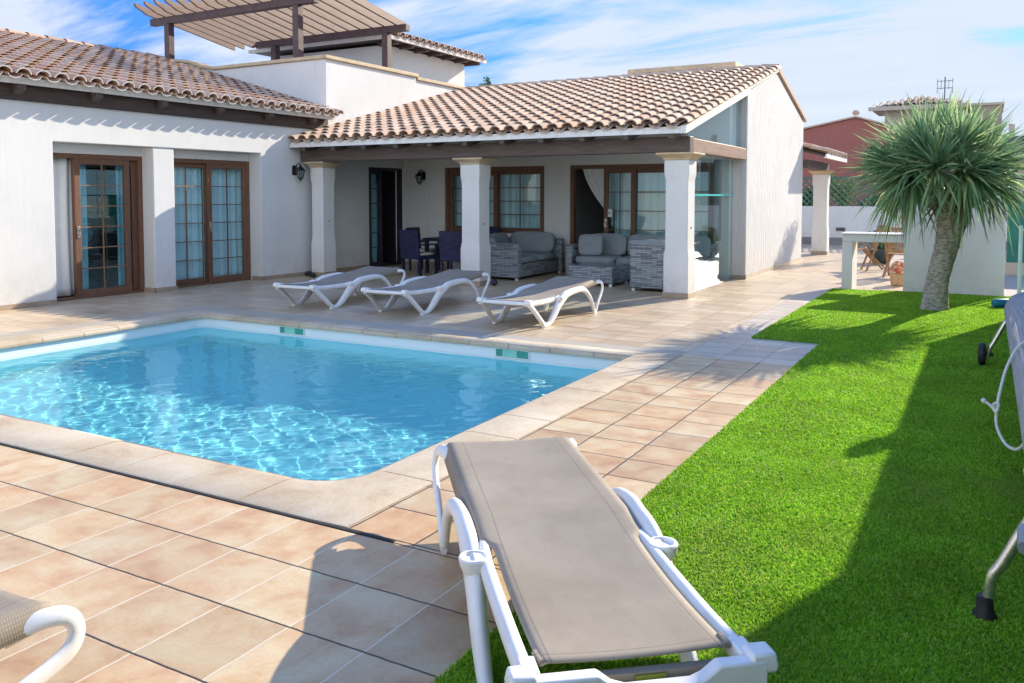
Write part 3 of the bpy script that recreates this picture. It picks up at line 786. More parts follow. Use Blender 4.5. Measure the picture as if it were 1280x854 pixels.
def ridge_tiles(mb, p, q, step=0.36, rad=0.11, up=Vector((0, 0, 1))):
    p, q = Vector(p), Vector(q); d = (q - p); L = d.length; d.normalize(); sd = d.cross(up).normalized()
    k = int(L / step)
    for i in range(k + 1):
        a = p + d * (i * step); b = p + d * min(L + 0.05, i * step + step + 0.05); ra, rb = rad * 1.08, rad * 0.9
        K = 8; vs = []
        for c, rr, lf in ((a, ra, 0.012), (b, rb, 0.0), (a, ra - 0.016, 0.012)):
            for j in range(K):
                t = PI * j / (K - 1); vs.append(c + sd * (math.cos(t) * rr) + up * (math.sin(t) * rr * 0.8 + lf))
        idu = (i + 0.3, 77.7)
        mb.add(vs, [(j, j + 1, K + j + 1, K + j) for j in range(K - 1)], 0, idu)
        mb.add(vs, [(j + 1, j, 2 * K + j, 2 * K + j + 1) for j in range(K - 1)], 0, idu)

# porch roof tiles
sv = Vector((0, 1, SLP)).normalized()
mb = clay_roof('r', (-11.86, EY, zr(EY) + 0.075), (1, 0, 0), sv, 7.83, math.hypot(RY - EY, RZ - EZ) - 0.05, 0.27, 0.355, None)
ridge_tiles(mb, (-11.9, RY, RZ + 0.10), (-4.05, RY, RZ + 0.10))
porch_roof = build('porch_roof', mb, [CLAY, MORTAR], villa, smooth=True, auto=50)
w = MB()
w.prism([(RY, RZ + 0.02), (22.1, RZ + 0.02 - 0.258 * (22.1 - RY)), (22.1, RZ + 0.10 - 0.258 * (22.1 - RY)), (RY, RZ + 0.13)], 'x', -11.9, -3.98)
build('rear_roof_slope', w, CLAYD, villa)
w = MB()                                              # mortar bed / white fascia of eave and verge
w.prism([(EY - 0.005, zr(EY) - 0.045), (EY + 0.08, zr(EY) - 0.030), (EY + 0.30, zr(EY) + 0.10), (EY + 0.02, zr(EY) + 0.058)], 'x', -11.92, -3.97)
build('eave_fascia', w, MORTAR, villa)
w = MB()
w.prism([(EY + 0.03, zr(EY) - 0.05), (16.32, zr(16.32) - 0.06), (16.32, zr(16.32) + 0.09), (EY + 0.03, zr(EY) + 0.07)], 'x', -4.055, -3.965)
w.prism([(16.32, zr(16.32) + 0.01), (RY, RZ + 0.01), (RY, RZ + 0.10), (16.32, zr(16.32) + 0.09)], 'x', -4.10, -3.99)
build('verge_fascia', w, MORTAR, villa)
# raised parapet behind the ridge
w = MB(); w.box(-7.80, -5.25, 19.9, 20.6, 3.6, 4.61)
build('roof_upstand', w, WHITE, villa)
w = MB(); w.box(-7.86, -5.19, 19.84, 20.66, 4.61, 4.72)
build('upstand_coping', w, STONE, villa, bevel=0.01)

# west wing roof
LEX, LEZ = -11.63, 3.17
RX2, RZ2 = -16.9, 4.67
ss = Vector((RX2 - LEX, 0, RZ2 - LEZ)); SL2 = ss.length
mb = clay_roof('r', (LEX, 1.8, LEZ + 0.075), (0, 1, 0), ss, 11.70, SL2 - 0.03, 0.27, 0.36, None, True)
ridge_tiles(mb, (RX2, 1.8, RZ2 + 0.10), (RX2, 13.40, RZ2 + 0.10), 0.40, 0.12)
build('wing_roof', mb, [CLAYD, MORTAR], villa, smooth=True, auto=50)
w = MB()
def zl(x): return LEZ + (x - LEX) * (RZ2 - LEZ) / (RX2 - LEX)
w.prism([(LEX - 0.13, zl(LEX - 0.13) - 0.03), (RX2, RZ2 - 0.03), (-19.5, 3.8), (-19.5, 3.86), (RX2, RZ2 + 0.02), (LEX - 0.13, zl(LEX - 0.13) + 0.02)], 'y', 1.6, 13.445)
build('wing_roof_boarding', w, DARKWOOD, villa)
w = MB(); w.prism([(LEX - 0.105, LEZ - 0.015), (LEX - 0.20, LEZ - 0.010), (LEX - 0.24, LEZ + 0.10), (LEX - 0.09, LEZ + 0.075)], 'y', 1.6, 13.47)
build('wing_eave_fascia', w, MORTAR, villa)
w = MB(); w.box(-12.2, -11.89, 1.6, 13.44, 2.952, 3.205)
build('wall_plate', w, DARKWOOD, villa)
for i in range(10):
    y = 2.3 + 1.18 * i
    w = MB(); w.prism([(-11.885, 3.02), (LEX - 0.13, LEZ - 0.08), (LEX - 0.13, LEZ + 0.0), (-11.885, 3.16)], 'y', y - 0.06, y + 0.06)
    build('rafter_tail', w, BEAMX, villa)

# upper storey block behind the terrace
w = MB(); w.box(-16.6, -12.80, 16.55, 20.1, 3.6, 5.26)
build('upper_wall', w, WHITE, villa, bevel=0.015)
w = MB()
ux0, ux1, uy0, uy1, uz = -16.85, -12.35, 16.05, 20.5, 5.32
w.add([(ux0, uy0, uz), (ux1, uy0, uz), (ux1, uy1, uz), (ux0, uy1, uz), (-14.6, 18.28, uz + 0.5)], [(3, 2, 1, 0), (0, 1, 4), (1, 2, 4), (2, 3, 4), (3, 0, 4)])
build('upper_roof_boarding', w, DARKWOOD, villa)
mb = clay_roof('r', (ux0, uy0 - 0.03, uz + 0.075), (1, 0, 0), (0, 1, 0.23), ux1 - ux0, 2.2, 0.27, 0.36, None, True, skip=lambda u, v: v > min(u, (ux1 - ux0) - u) + 0.05)
m2 = clay_roof('r', (ux1 + 0.03, uy0, uz + 0.075), (0, 1, 0), (-1, 0, 0.23), uy1 - uy0, 2.2, 0.27, 0.36, None, True, skip=lambda u, v: v > min(u, (uy1 - uy0) - u) + 0.05)
for f, mi, uv in zip(m2.f, m2.mi, m2.uv): mb.f.append(tuple(len(mb.v) + i for i in f)); mb.mi.append(mi); mb.uv.append(uv)
mb.v += m2.v
ridge_tiles(mb, (ux1 + .02, uy0 - .02, uz + 0.11), (-14.6, 18.28, uz + 0.62), 0.36, 0.09)
build('upper_roof', mb, [CLAYD, MORTAR], villa, smooth=True, auto=50)
w = MB()
w.box(ux0, ux1 + 0.02, uy0 - 0.025, uy0 + 0.06, uz - 0.02, uz + 0.06); w.box(ux1 - 0.06, ux1 + 0.025, uy0 + 0.06, uy1, uz - 0.02, uz + 0.06)
build('upper_eave_fascia', w, MORTAR, villa)
for i in range(7):
    w = MB(); w.bar((ux1 - 0.62, uy0 + 0.45 + 0.62 * i, uz - 0.055), (ux1 - 0.05, uy0 + 0.45 + 0.62 * i, uz - 0.055), 0.09, 0.09)
    build('upper_rafter_tail', w, BEAMX, villa)

# rear lean-to porch with its pillar
w = MB(); w.prism([(-3.5, 2.62), (-6.4, 3.42), (-6.4, 3.36), (-3.5, 2.56)], 'y', 21.92, 25.3)
build('rear_porch_boarding', w, DARKWOOD, villa)
mb = clay_roof('r', (-3.48, 21.95, 2.66), (0, 1, 0), (-2.9, 0, 0.8), 3.32, 2.6, 0.27, 0.36, None, True)
build('rear_porch_roof', mb, [CLAY, MORTAR], villa, smooth=True, auto=50)
w = MB(); w.box(-3.53, -3.46, 21.92, 25.32, 2.53, 2.625)
build('rear_porch_fascia', w, MORTAR, villa)
w = MB(); w.box(-4.12, -3.90, 21.92, 25.1, 2.30, 2.50)
build('rear_porch_beam', w, BEAMX, villa)
pillar(-4.0, 24.5, 0.20, 1.0, 2.18)

# ------------------------------------------------------------------ doors and windows
def leaf(name, axis, pos, u0, u1, z0, z1, fw, nc, nr, mat, th=0.05, mt=0.016, glass=GLASS, bot=None, handle=None, parent=None, pane=True, barmat=None):
    parent = parent or villa; bot = fw if bot is None else bot
    def bx(m, a0, a1, b0, b1, t0, t1):
        if axis == 'x': m.box(pos + t0, pos + t1, a0, a1, b0, b1)
        else: m.box(a0, a1, pos + t0, pos + t1, b0, b1)
    m = MB(); h = th / 2
    bx(m, u0, u0 + fw, z0, z1, -h, h); bx(m, u1 - fw, u1, z0, z1, -h, h)
    bx(m, u0 + fw, u1 - fw, z0, z0 + bot, -h, h); bx(m, u0 + fw, u1 - fw, z1 - fw, z1, -h, h)
    iu0, iu1, iz0, iz1 = u0 + fw, u1 - fw, z0 + bot, z1 - fw
    o = build(name, m, mat, parent, bevel=0.006)
    m = MB()
    for i in range(1, nc):
        u = iu0 + (iu1 - iu0) * i / nc; bx(m, u - mt / 2, u + mt / 2, iz0, iz1, -0.012, 0.012)
    for j in range(1, nr):
        z = iz0 + (iz1 - iz0) * j / nr; bx(m, iu0, iu1, z - mt / 2, z + mt / 2, -0.0125, 0.0125)
    if m.v and nc > 1: build('glazing_bar', m, barmat or mat, o)
    elif m.v:
        for j in range(1, nr):
            z = iz0 + (iz1 - iz0) * j / nr; m = MB(); bx(m, iu0, iu1, z - mt / 2, z + mt / 2, -0.0125, 0.0125); build('glazing_bar', m, barmat or mat, o)
    if pane:
        m = MB(); bx(m, iu0 - 0.005, iu1 + 0.005, iz0 - 0.005, iz1 + 0.005, -0.002, 0.002); build('pane', m, glass, o)
    if handle is not None:
        m = MB(); s = 1 if axis == 'x' else -1
        bx(m, handle - 0.02, handle + 0.02, 0.95, 1.13, s * h, s * (h + 0.012)); bx(m, handle - 0.012, handle + 0.012, 1.05, 1.075, s * (h + 0.012), s * (h + 0.05))
        bx(m, handle - 0.012, handle + 0.012, 0.98, 1.075, s * (h + 0.035), s * (h + 0.05))
        build('handle', m, STEEL, o, bevel=0.003)
    return o
def frame(name, axis, pos, u0, u1, z0, z1, fw, mat, th=0.13, sill=True):
    def bx(m, a0, a1, b0, b1):
        if axis == 'x': m.box(pos - th, pos, a0, a1, b0, b1)
        else: m.box(a0, a1, pos, pos + th, b0, b1)
    m = MB(); bx(m, u0, u0 + fw, z0, z1); bx(m, u1 - fw, u1, z0, z1); bx(m, u0 + fw, u1 - fw, z1 - fw, z1)
    if sill: bx(m, u0 + fw, u1 - fw, z0, z0 + 0.035)
    return build(name, m, mat, villa, bevel=0.006)
BAR = wood('light_glazing_bar', (0.20, 0.11, 0.06), (0.30, 0.17, 0.09), (14, 14, 1.2))
frame('door_frame', 'x', -12.245, 7.56, 9.28, 0.002, 2.25, 0.07, DOORW)
leaf('sliding_door', 'x', -12.285, 8.08, 9.05, 0.035, 2.19, 0.10, 2, 6, DOORW, handle=8.13, barmat=BAR)
leaf('sliding_door', 'x', -12.345, 8.10, 9.22, 0.035, 2.19, 0.10, 2, 6, DOORW)
frame('door_frame', 'x', -12.245, 9.69, 11.62, 0.002, 2.25, 0.07, DOORW)
leaf('sliding_door', 'x', -12.345, 9.74, 10.72, 0.035, 2.19, 0.09, 2, 6, DOORW, barmat=BAR)
leaf('sliding_door', 'x', -12.285, 10.64, 11.56, 0.035, 2.19, 0.09, 2, 6, DOORW, handle=10.69)
# entrance door in the shaded corner, one leaf open
frame('door_frame', 'x', -11.99, 14.82, 16.10, 0.002, 2.24, 0.06, BLUECASTW)
leaf('entrance_door', 'x', -12.03, 14.88, 15.36, 0.02, 2.18, 0.09, 1, 6, BLUECASTW)
leaf('entrance_door', 'y', 15.42, -12.72, -12.09, 0.02, 2.18, 0.09, 2, 6, BLUECASTW)
# porch window
frame('window_frame', 'y', 16.14, -10.80, -8.25, 0.782, 2.24, 0.09, DOORW)
leaf('window', 'y', 16.19, -10.72, -9.45, 0.82, 2.15, 0.10, 2, 4, DOORW)
leaf('window', 'y', 16.24, -9.50, -8.33, 0.82, 2.15, 0.08, 2, 4, DOORW)
# porch sliding door
frame('door_frame', 'y', 16.12, -7.65, -4.55, 0.002, 2.24, 0.08, DOORW)
leaf('sliding_door', 'y', 16.17, -6.90, -6.20, 0.035, 2.165, 0.10, 2, 5, DOORW, handle=-6.85)
leaf('sliding_door', 'y', 16.22, -6.33, -4.63, 0.035, 2.165, 0.10, 2, 5, DOORW)

# glass wind screen on the east side of the porch
gw = thing('glass_screen', 'clear glass wind screen between the right porch pillar and the gable wall', 'glass screen', (-4.285, 14.7, 0))
for (y0, y1) in ((13.17, 14.72), (14.73, 16.28)):
    m = MB(); m.box(-4.291, -4.279, y0, y1, 0.012, 2.275); build('glass_panel', m, CLEAR, gw)
m = MB(); m.prism([(13.0, 2.505), (16.28, 2.505), (16.28, zr(16.28) - 0.07), (13.0, zr(13.0) - 0.07)], 'x', -4.14, -4.128)
build('glass_panel', m, CLEAR, gw)
m = MB(); m.box(-4.305, -4.265, 13.17, 16.28, 1.60, 1.63); build('aqua_edge', m, EDGEG, gw)
m = MB(); m.box(-4.31, -4.26, 13.17, 16.28, 0.001, 0.012); build('floor_channel', m, STEEL, gw)

# curtains
def curtain(label, axis, pos, u0, u1, z0, z1, folds, amp=0.035, mat=CURT, swag=None):
    m = MB()
    def fn(a, b):
        z = z0 + (z1 - z0) * b; u = u0 + (u1 - u0) * a
        t = pos + amp * math.sin(a * folds * 2 * PI + 0.6 * math.sin(b * 3)) * (0.6 + 0.4 * math.sin(a * 9))
        if swag:                                         # gathered towards u1 at height swag
            k = min(1, max(0, (z1 - z) / (z1 - swag))) ** 1.6
            u = u + (u1 - 0.05 - u) * 0.93 * k
        return (t, u, z) if axis == 'x' else (u, t, z)
    m.sheet(fn, int(folds * 8), 16)
    o = build('curtain', m, mat, None, smooth=True, auto=180, solid=0.004)
    return tag(o, label, 'curtain', 'curtains behind the doors and windows')
curtain('pale blue curtain hanging in the open left gap of the left terrace door', 'x', -12.44, 7.45, 8.20, 0.05, 2.2, 4, 0.03)
curtain('narrow pale curtain drawn to the left edge inside the left terrace door leaf', 'x', -12.48, 8.22, 8.42, 0.05, 2.2, 2)
curtain('pale curtain at the right edge inside the left terrace door', 'x', -12.48, 8.95, 9.35, 0.05, 2.2, 3)
curtain('pale curtain covering the left half of the second terrace door', 'x', -12.46, 9.66, 10.66, 0.05, 2.2, 7)
curtain('pale curtain covering the right half of the second terrace door', 'x', -12.46, 10.68, 11.70, 0.05, 2.2, 7)
curtain('pale curtain drawn across the porch window above the left wicker sofa', 'y', 16.40, -10.75, -8.2, 0.6, 2.3, 16)
curtain('pale curtain behind the glazed fixed leaf of the dark porch entrance door', 'x', -12.16, 14.90, 15.34, 0.05, 2.15, 4, 0.02, simple('dim_blue_curtain', (0.42, 0.60, 0.66), 0.9, 0.1, 5))
curtain('grey curtain gathered in a swag in the open gap of the porch sliding door', 'y', 16.45, -7.52, -6.75, 0.95, 2.25, 6, 0.03, swag=1.15)
curtain('pale curtain hanging straight behind the narrow porch sliding leaf', 'y', 16.38, -6.75, -6.2, 0.05, 2.25, 5)
curtain('pale curtain behind the widest pane of the porch sliding door', 'y', 16.40, -6.2, -4.6, 0.05, 2.25, 10)
curtain('grey curtain tied back beside the glass wind screen', 'x', -4.42, 15.55, 15.95, 0.75, 2.28, 5, 0.04, simple('grey_curtain', (0.22, 0.22, 0.21), 0.9, 0.1, 5), swag=None)

# furniture glimpsed through the left door
cb = thing('cabinet', 'dark cabinet with pale panels seen through the left terrace door', 'cabinet', (-14.6, 9.6, 0))
m = MB(); m.box(-14.9, -14.4, 8.9, 10.6, 0.0, 2.0); build('carcass', m, simple('dark_cabinet_wood', (0.07, 0.06, 0.055), 0.5, 0.2, 4), cb, bevel=0.01)
for i, (z0, z1) in enumerate(((0.95, 1.25), (1.32, 1.55), (1.62, 1.9))):
    m = MB(); m.box(-14.4, -14.38, 9.0, 10.5, z0, z1); build('panel', m, simple('pale_panel', (0.55, 0.55, 0.5), 0.5, 0.05, 4), cb, bevel=0.004)
vs_ = thing('vase', 'white round vase on a stand inside the left terrace door', 'vase', (-13.3, 8.95, 0))
m = MB(); m.lathe([(0.10, 0), (0.11, 0.02), (0.03, 0.05), (0.03, 0.8), (0.09, 0.83)], (-13.3, 8.95, 0), 16); build('stand', m, BLACKM, vs_, smooth=True)
m = MB(); m.lathe([(0.05, 0.83), (0.11, 0.90), (0.12, 0.98), (0.07, 1.06), (0.045, 1.10), (0.05, 1.12)], (-13.3, 8.95, 0), 16); build('body', m, WPLAST, vs_, smooth=True)
st_ = MB(); st_.box(-6.80, -6.70, 16.135, 16.139, 1.17, 1.33)
so_ = build('sticker', st_, WPLAST, None); tag(so_, 'small white sticker with a dark squiggle on the porch sliding door', 'sticker')
WO[so_.name] = Vector((0, 0, 0))
st_ = MB(); st_.tube([(-6.79, 16.132, 1.22), (-6.775, 16.132, 1.27), (-6.76, 16.132, 1.23), (-6.745, 16.132, 1.275), (-6.73, 16.132, 1.24), (-6.712, 16.132, 1.26)], 0.006, 6)
build('squiggle', st_, BLACKM, so_)

# ------------------------------------------------------------------ wall lanterns
def lantern(label, loc, rotz):
    """local +x points out of the wall"""
    t = thing('wall_lantern', label, 'wall lamp', loc, rotz, 'black wall lanterns')
    m = MB(); m.sqlathe([(0.05, -0.09), (0.055, -0.05), (0.055, 0.07), (0.04, 0.10)], (0.012, 0, 0), kx=0.25)
    m.tube([(0.02, 0, 0.02), (0.07, 0, 0.11), (0.13, 0, 0.145), (0.17, 0, 0.12), (0.17, 0, 0.08)], 0.011, 8)
    build('bracket', m, BLACKM, t, local=True, smooth=True)
    m = MB(); m.lathe([(0.105, 0.0), (0.10, 0.015), (0.06, 0.06), (0.025, 0.09), (0.018, 0.12), (0.006, 0.14)], (0.17, 0, -0.01), 6)
    build('hood', m, BLACKM, t, local=True)
    m = MB()
    for j in range(6):
        a = PI * j / 3; m.bar((0.17 + 0.088 * math.cos(a), 0.088 * math.sin(a), -0.01), (0.17 + 0.05 * math.cos(a), 0.05 * math.sin(a), -0.15), 0.010, 0.010, up=(math.cos(a + 1), math.sin(a + 1), 0))
    m.lathe([(0.055, -0.165), (0.058, -0.15), (0.055, -0.145)], (0.17, 0, 0), 6); m.lathe([(0.006, -0.215), (0.02, -0.19), (0.03, -0.165)], (0.17, 0, 0), 6)
    build('cage', m, BLACKM, t, local=True)
    m = MB(); m.lathe([(0.048, -0.145), (0.084, -0.012)], (0.17, 0, 0), 6)
    build('glass', m, glass_mat('lantern_glass', (0.75, 0.80, 0.82)), t, local=True)
    return t
la = lantern('black wall lantern on the shaded end of the left facade beside the corner pillar', (WX, 12.50, 2.10), 0)
dup(la, (-11.38, YB, 2.06), -PI / 2, 'black wall lantern in the porch between the dark door and the window')
dup(la, (-15.2, 16.55, 4.85), -PI / 2, 'black wall lantern on the upper storey wall behind the roof terrace')

# ------------------------------------------------------------------ pergola on the terrace
pg = thing('pergola', 'dark timber pergola with sloping slats on the roof terrace', 'pergola', (-14.4, 14.5, 3.6))
for (x, y, z0, z1) in ((-12.82, 13.58, 3.6, 5.62), (-16.85, 13.58, 3.6, 5.62), (-12.05, 15.62, 3.6, 5.30), (-15.5, 15.62, 3.6, 5.30)):
    m = MB(); m.box(x - 0.08, x + 0.08, y - 0.08, y + 0.08, z0, z1); build('post', m, PERGW, pg, bevel=0.008)
m = MB(); m.box(-17.42, -12.30, 13.50, 13.66, 5.62, 5.78); build('beam', m, PERGW, pg, bevel=0.008)
m = MB(); m.box(-16.10, -11.45, 15.54, 15.70, 5.30, 5.45); build('beam', m, PERGW, pg, bevel=0.008)
for i in range(17):
    x = -17.28 + 0.345 * i
    def zs(y): return 5.783 - (y - 13.58) * 0.162
    y0, y1 = 12.98, 15.95
    m = MB(); m.prism([(y0, zs(y0) + 0.155), (y0 + 0.03, zs(y0) + 0.085), (y0 + 0.10, zs(y0) + 0.05), (y0 + 0.2, zs(y0) + 0.012), (y0 + 0.32, zs(y0 + .32)), (y1, zs(y1)), (y1, zs(y1) + 0.155)], 'x', x - 0.033, x + 0.033)
    build('slat', m, SLATW, pg)
# ------------------------------------------------------------------ sun loungers
GL = 'white framed sun loungers round the pool'
def spline(pts, n=6):
    """Catmull-Rom through points of any length tuples"""
    P = [np.array(p, float) for p in pts]; P = [2 * P[0] - P[1]] + P + [2 * P[-1] - P[-2]]; out = []
    for i in range(1, len(P) - 2):
        for k in range(n):
            t = k / n; a, b, c, d_ = P[i - 1], P[i], P[i + 1], P[i + 2]
            out.append(0.5 * (2 * b + (c - a) * t + (2 * a - 5 * b + 4 * c - d_) * t * t + (3 * b - a - 3 * c + d_) * t ** 3))
    out.append(P[-2]); return out
def make_lounger(label, rise=0.10, bar=True):
    t = thing('sun_lounger', label, 'sun lounger', (0, 0, 0), 0.0001, GL)
    def zf(x): return 0.335 - 0.035 * math.sin(min(1, x / 1.1) * PI) + (rise * ((x - 0.95) / 1.15) ** 1.3 if x > 0.95 else 0)
    # sling: narrower between the rails at the foot, wrapped over the rails on the back half
    def half(x): return 0.268 if x < 0.86 else 0.268 + 0.062 * min(1, (x - 0.86) / 0.05)
    m = MB(); NX, NYY = 64, 24
    def top(a, b):
        x = (0.06 if bar else -0.02) + (2.06 if bar else 2.14) * a; h = half(x); y = h * (2 * b - 1)
        e = abs(2 * b - 1)
        z = zf(x) + 0.026 - 0.010 * (1 - e * e) + (-0.075 * max(0, (e - 0.90) / 0.10) ** 1.6 if x > 0.88 else -0.008 * max(0, (e - 0.93) / 0.07))
        if a > 0.985: z -= 0.03 * (1 - e ** 4)
        if not bar and a < 0.03: z -= 0.06 * (1 - a / 0.03)
        return (x, y, z)
    m.sheet(top, NX, NYY)
    build('sling', m, SLING, t, local=True, smooth=True, auto=70, solid=0.005)
    # hem piping at the foot corners and label
    m = MB()
    for s in (-1, 1):
        m.tube([(0.065, s * 0.262, zf(.06) + 0.022), (0.13, s * 0.267, zf(.12) + 0.022)], 0.010, 6)
    m.box(0.030, 0.058, -0.25, 0.25, zf(0.03) - 0.045, zf(0.03) - 0.012)
    if bar: build('hem', m, SLING, t, local=True, smooth=True)
    m = MB(); m.box(0.022, 0.0295, -0.07, 0.015, zf(0.03) - 0.040, zf(0.03) - 0.018); bar and build('care_label', m, simple('yellow_green_label', (0.20, 0.22, 0.02), 0.6), t, local=True)
    # frame rails, foot bar, head bar
    m = MB()
    for s in (-1, 1):
        pts = [(0.0, s * 0.305, zf(0) - 0.01), (0.3, s * 0.305, zf(.3) - 0.005), (0.7, s * 0.305, zf(.7) - 0.005), (0.85, s * 0.30, zf(.85) - 0.008), (1.05, s * 0.278, zf(1.05) - 0.018), (1.3, s * 0.275, zf(1.3) - 0.022), (1.7, s * 0.275, zf(1.7) - 0.022), (2.10, s * 0.275, zf(2.10) - 0.022)]
        m.tube(spline(pts, 4), [(0.026, 0.034)] * (len(pts) * 4 - 3), 12)
    m.tube([(2.09, -0.27, zf(2.09) - 0.022), (2.10, 0, zf(2.12) - 0.022), (2.09, 0.27, zf(2.09) - 0.022)], (0.022), 10)
    # stepped foot bar
    yb = [-0.335, -0.20, -0.16, -0.13, 0.05, 0.09, 0.13, 0.335]
    zt = [0.0, 0.0, -0.030, -0.042, -0.042, -0.028, 0.004, 0.004]
    zb = -0.085
    poly = [(y, zf(0) + z + 0.018) for y, z in zip(yb, zt)] + [(0.335, zf(0) + zb), (0.25, zf(0) + zb - 0.008), (-0.25, zf(0) + zb - 0.008), (-0.335, zf(0) + zb)]
    if bar: m.prism(poly, 'x', -0.035, 0.012)
    else: m.tube([(0.0, -0.30, zf(0) - 0.012), (0.0, 0.30, zf(0) - 0.012)], 0.024, 10)
    m.box(0.012, 0.10, -0.325, -0.275, zf(0) - 0.03, zf(0) + 0.022); m.box(0.012, 0.10, 0.275, 0.325, zf(0) - 0.03, zf(0) + 0.022)
    build('frame', m, WPLAST, t, local=True, smooth=True, bevel=0.008, seg=2)
    for s in (-1, 1):
        # front leg: slim strut to the foot corner and the wide sculpted arm that arches back
        m = MB()
        c = (0.42, s * 0.345, 0.0)
        m.tube(spline([(0.01, s * 0.33, 0.315), (0.10, s * 0.335, 0.26), (0.36, s * 0.345, 0.05), (0.42, s * 0.345, 0.012)], 4), [(0.020, 0.034)] * 13, 10)
        xr = 1.64 if bar else 1.86
        arm = [(0.36, .345, 0.018, .024, .030), (0.50, .345, 0.022, .026, .034), (0.64, .345, 0.105, .031, .056), (0.78, .345, 0.225, .034, .064), (0.92, .345, 0.300, .036, .060), (1.06, .345, 0.345 if not bar else 0.325, .034, .050), (xr - .44, .35, 0.365 if not bar else 0.335, .030, .040), (xr - .24, .355, 0.315 if not bar else 0.29, .027, .036), (xr - .09, .365, 0.185, .023, .030), (xr, .37, 0.03, .020, .026)]
        sp = spline(arm, 5)
        m.tube([(p[0], s * p[1], p[2]) for p in sp], [(p[3], p[4]) for p in sp], 14)
        build('leg', m, WPLAST, t, local=True, smooth=True, auto=60)
        # rear loop
        m = MB()
        dz = (0.1 - rise) * .9
        lp = [(xr - .02, .374, 0.014), (xr + .05, .374, 0.025), (xr + (2.11 - xr) * .45, .374, 0.12), (2.10, .370, 0.24 - dz * .6), (2.165, .364, 0.33 - dz), (2.15, .352, 0.39 - dz), (2.08, .325, 0.405 - dz), (1.98, .29, 0.38 - dz)]
        sp = spline(lp, 5); m.tube([(p[0], s * p[1], p[2]) for p in sp], [(0.016, 0.030)] * len(sp), 12)
        build('leg', m, WPLAST, t, local=True, smooth=True, auto=60)
        # cup holder / joint
        m = MB(); cx_, cy_ = 0.80, s * 0.345; zt_ = 0.335
        m.lathe([(0.040, -0.055), (0.052, -0.03), (0.056, -0.006), (0.052, 0.0), (0.042, 0.0), (0.038, -0.012)], (cx_, cy_, zt_), 18)
        m.box(0.765, 0.835, min(s * 0.29, s * 0.345), max(s * 0.29, s * 0.345), zt_ - 0.045, zt_ - 0.004)
        m.tube([(0.80, s * 0.345, 0.30), (0.80, s * 0.345, 0.20)], [(0.036, 0.036), (0.030, 0.030)], 12)
        build('cup_holder', m, WPLAST, t, local=True, smooth=True, auto=40)
        m = MB(); m.sqlathe([(0.036, 0.0), (0.040, 0.02), (0.034, 0.055)], (0.005, s * 0.327, zf(0) - 0.02)); build('corner_cap', m, WPLAST, t, local=True, bevel=0.008)
    return t
lg = make_lounger('foreground sun lounger seen from its foot end, taupe sling in full sun', 0.0)
BLA = math.atan2(1.555, -1.275)
lg.location = (-0.80 - 0.07 * math.cos(BLA), 2.11 - 0.07 * math.sin(BLA), 0.012); lg.rotation_euler = (0, 0, BLA)
dup(lg, (-2.775, -0.60, 0.002), PI / 2 + R(0.5), 'sun lounger cut off by the bottom left corner, only its head end showing')
l2 = make_lounger('half sunlit sun lounger nearest the right porch pillar beyond the pool', 0.10, False)
l2.location = (-5.01, 8.72, 0.002); l2.rotation_euler = (0, 0, PI / 2 + R(0.5))
dup(l2, (-6.94, 8.90, 0.002), PI / 2 + R(1.2), 'shaded sun lounger in the middle of the three beyond the pool')
dup(l2, (-8.42, 8.78, 0.002), PI / 2 + R(2.0), 'shaded sun lounger at the left end of the three beyond the pool')

# ------------------------------------------------------------------ pool skimmers
for (x, lab) in ((-7.64, 'green tinted skimmer opening in the far pool wall, the left one of two'), (-4.44, 'green tinted skimmer opening in the far pool wall, right one nearer the deck corner')):
    t = thing('pool_skimmer', lab, 'skimmer', (x, PY1, -0.10), 0, 'skimmer openings in the pool wall')
    m = MB(); y0 = PY1 - 0.012
    for (a, b_, c, d_) in ((-0.215, 0.215, 0.040, 0.050), (-0.215, 0.215, -0.050, -0.040), (-0.215, -0.2, -0.040, 0.040), (0.2, 0.215, -0.040, 0.040)):
        m.box(x + a, x + b_, y0, PY1 + 0.004, -0.105 + c, -0.105 + d_)
    build('rim', m, WPLAST, t)
    m = MB(); m.box(x - 0.2, x + 0.2, PY1 - 0.007, PY1 + 0.003, -0.145, -0.065); build('mouth', m, simple('teal_plastic', (0.04, 0.30, 0.24), 0.35, 0.25, 8), t)
    m = MB(); m.box(x - 0.12, x + 0.06, PY1 - 0.011, PY1 - 0.008, -0.142, -0.068); build('flap', m, simple('pale_teal_flap', (0.25, 0.62, 0.50), 0.35, 0.15, 8), t)

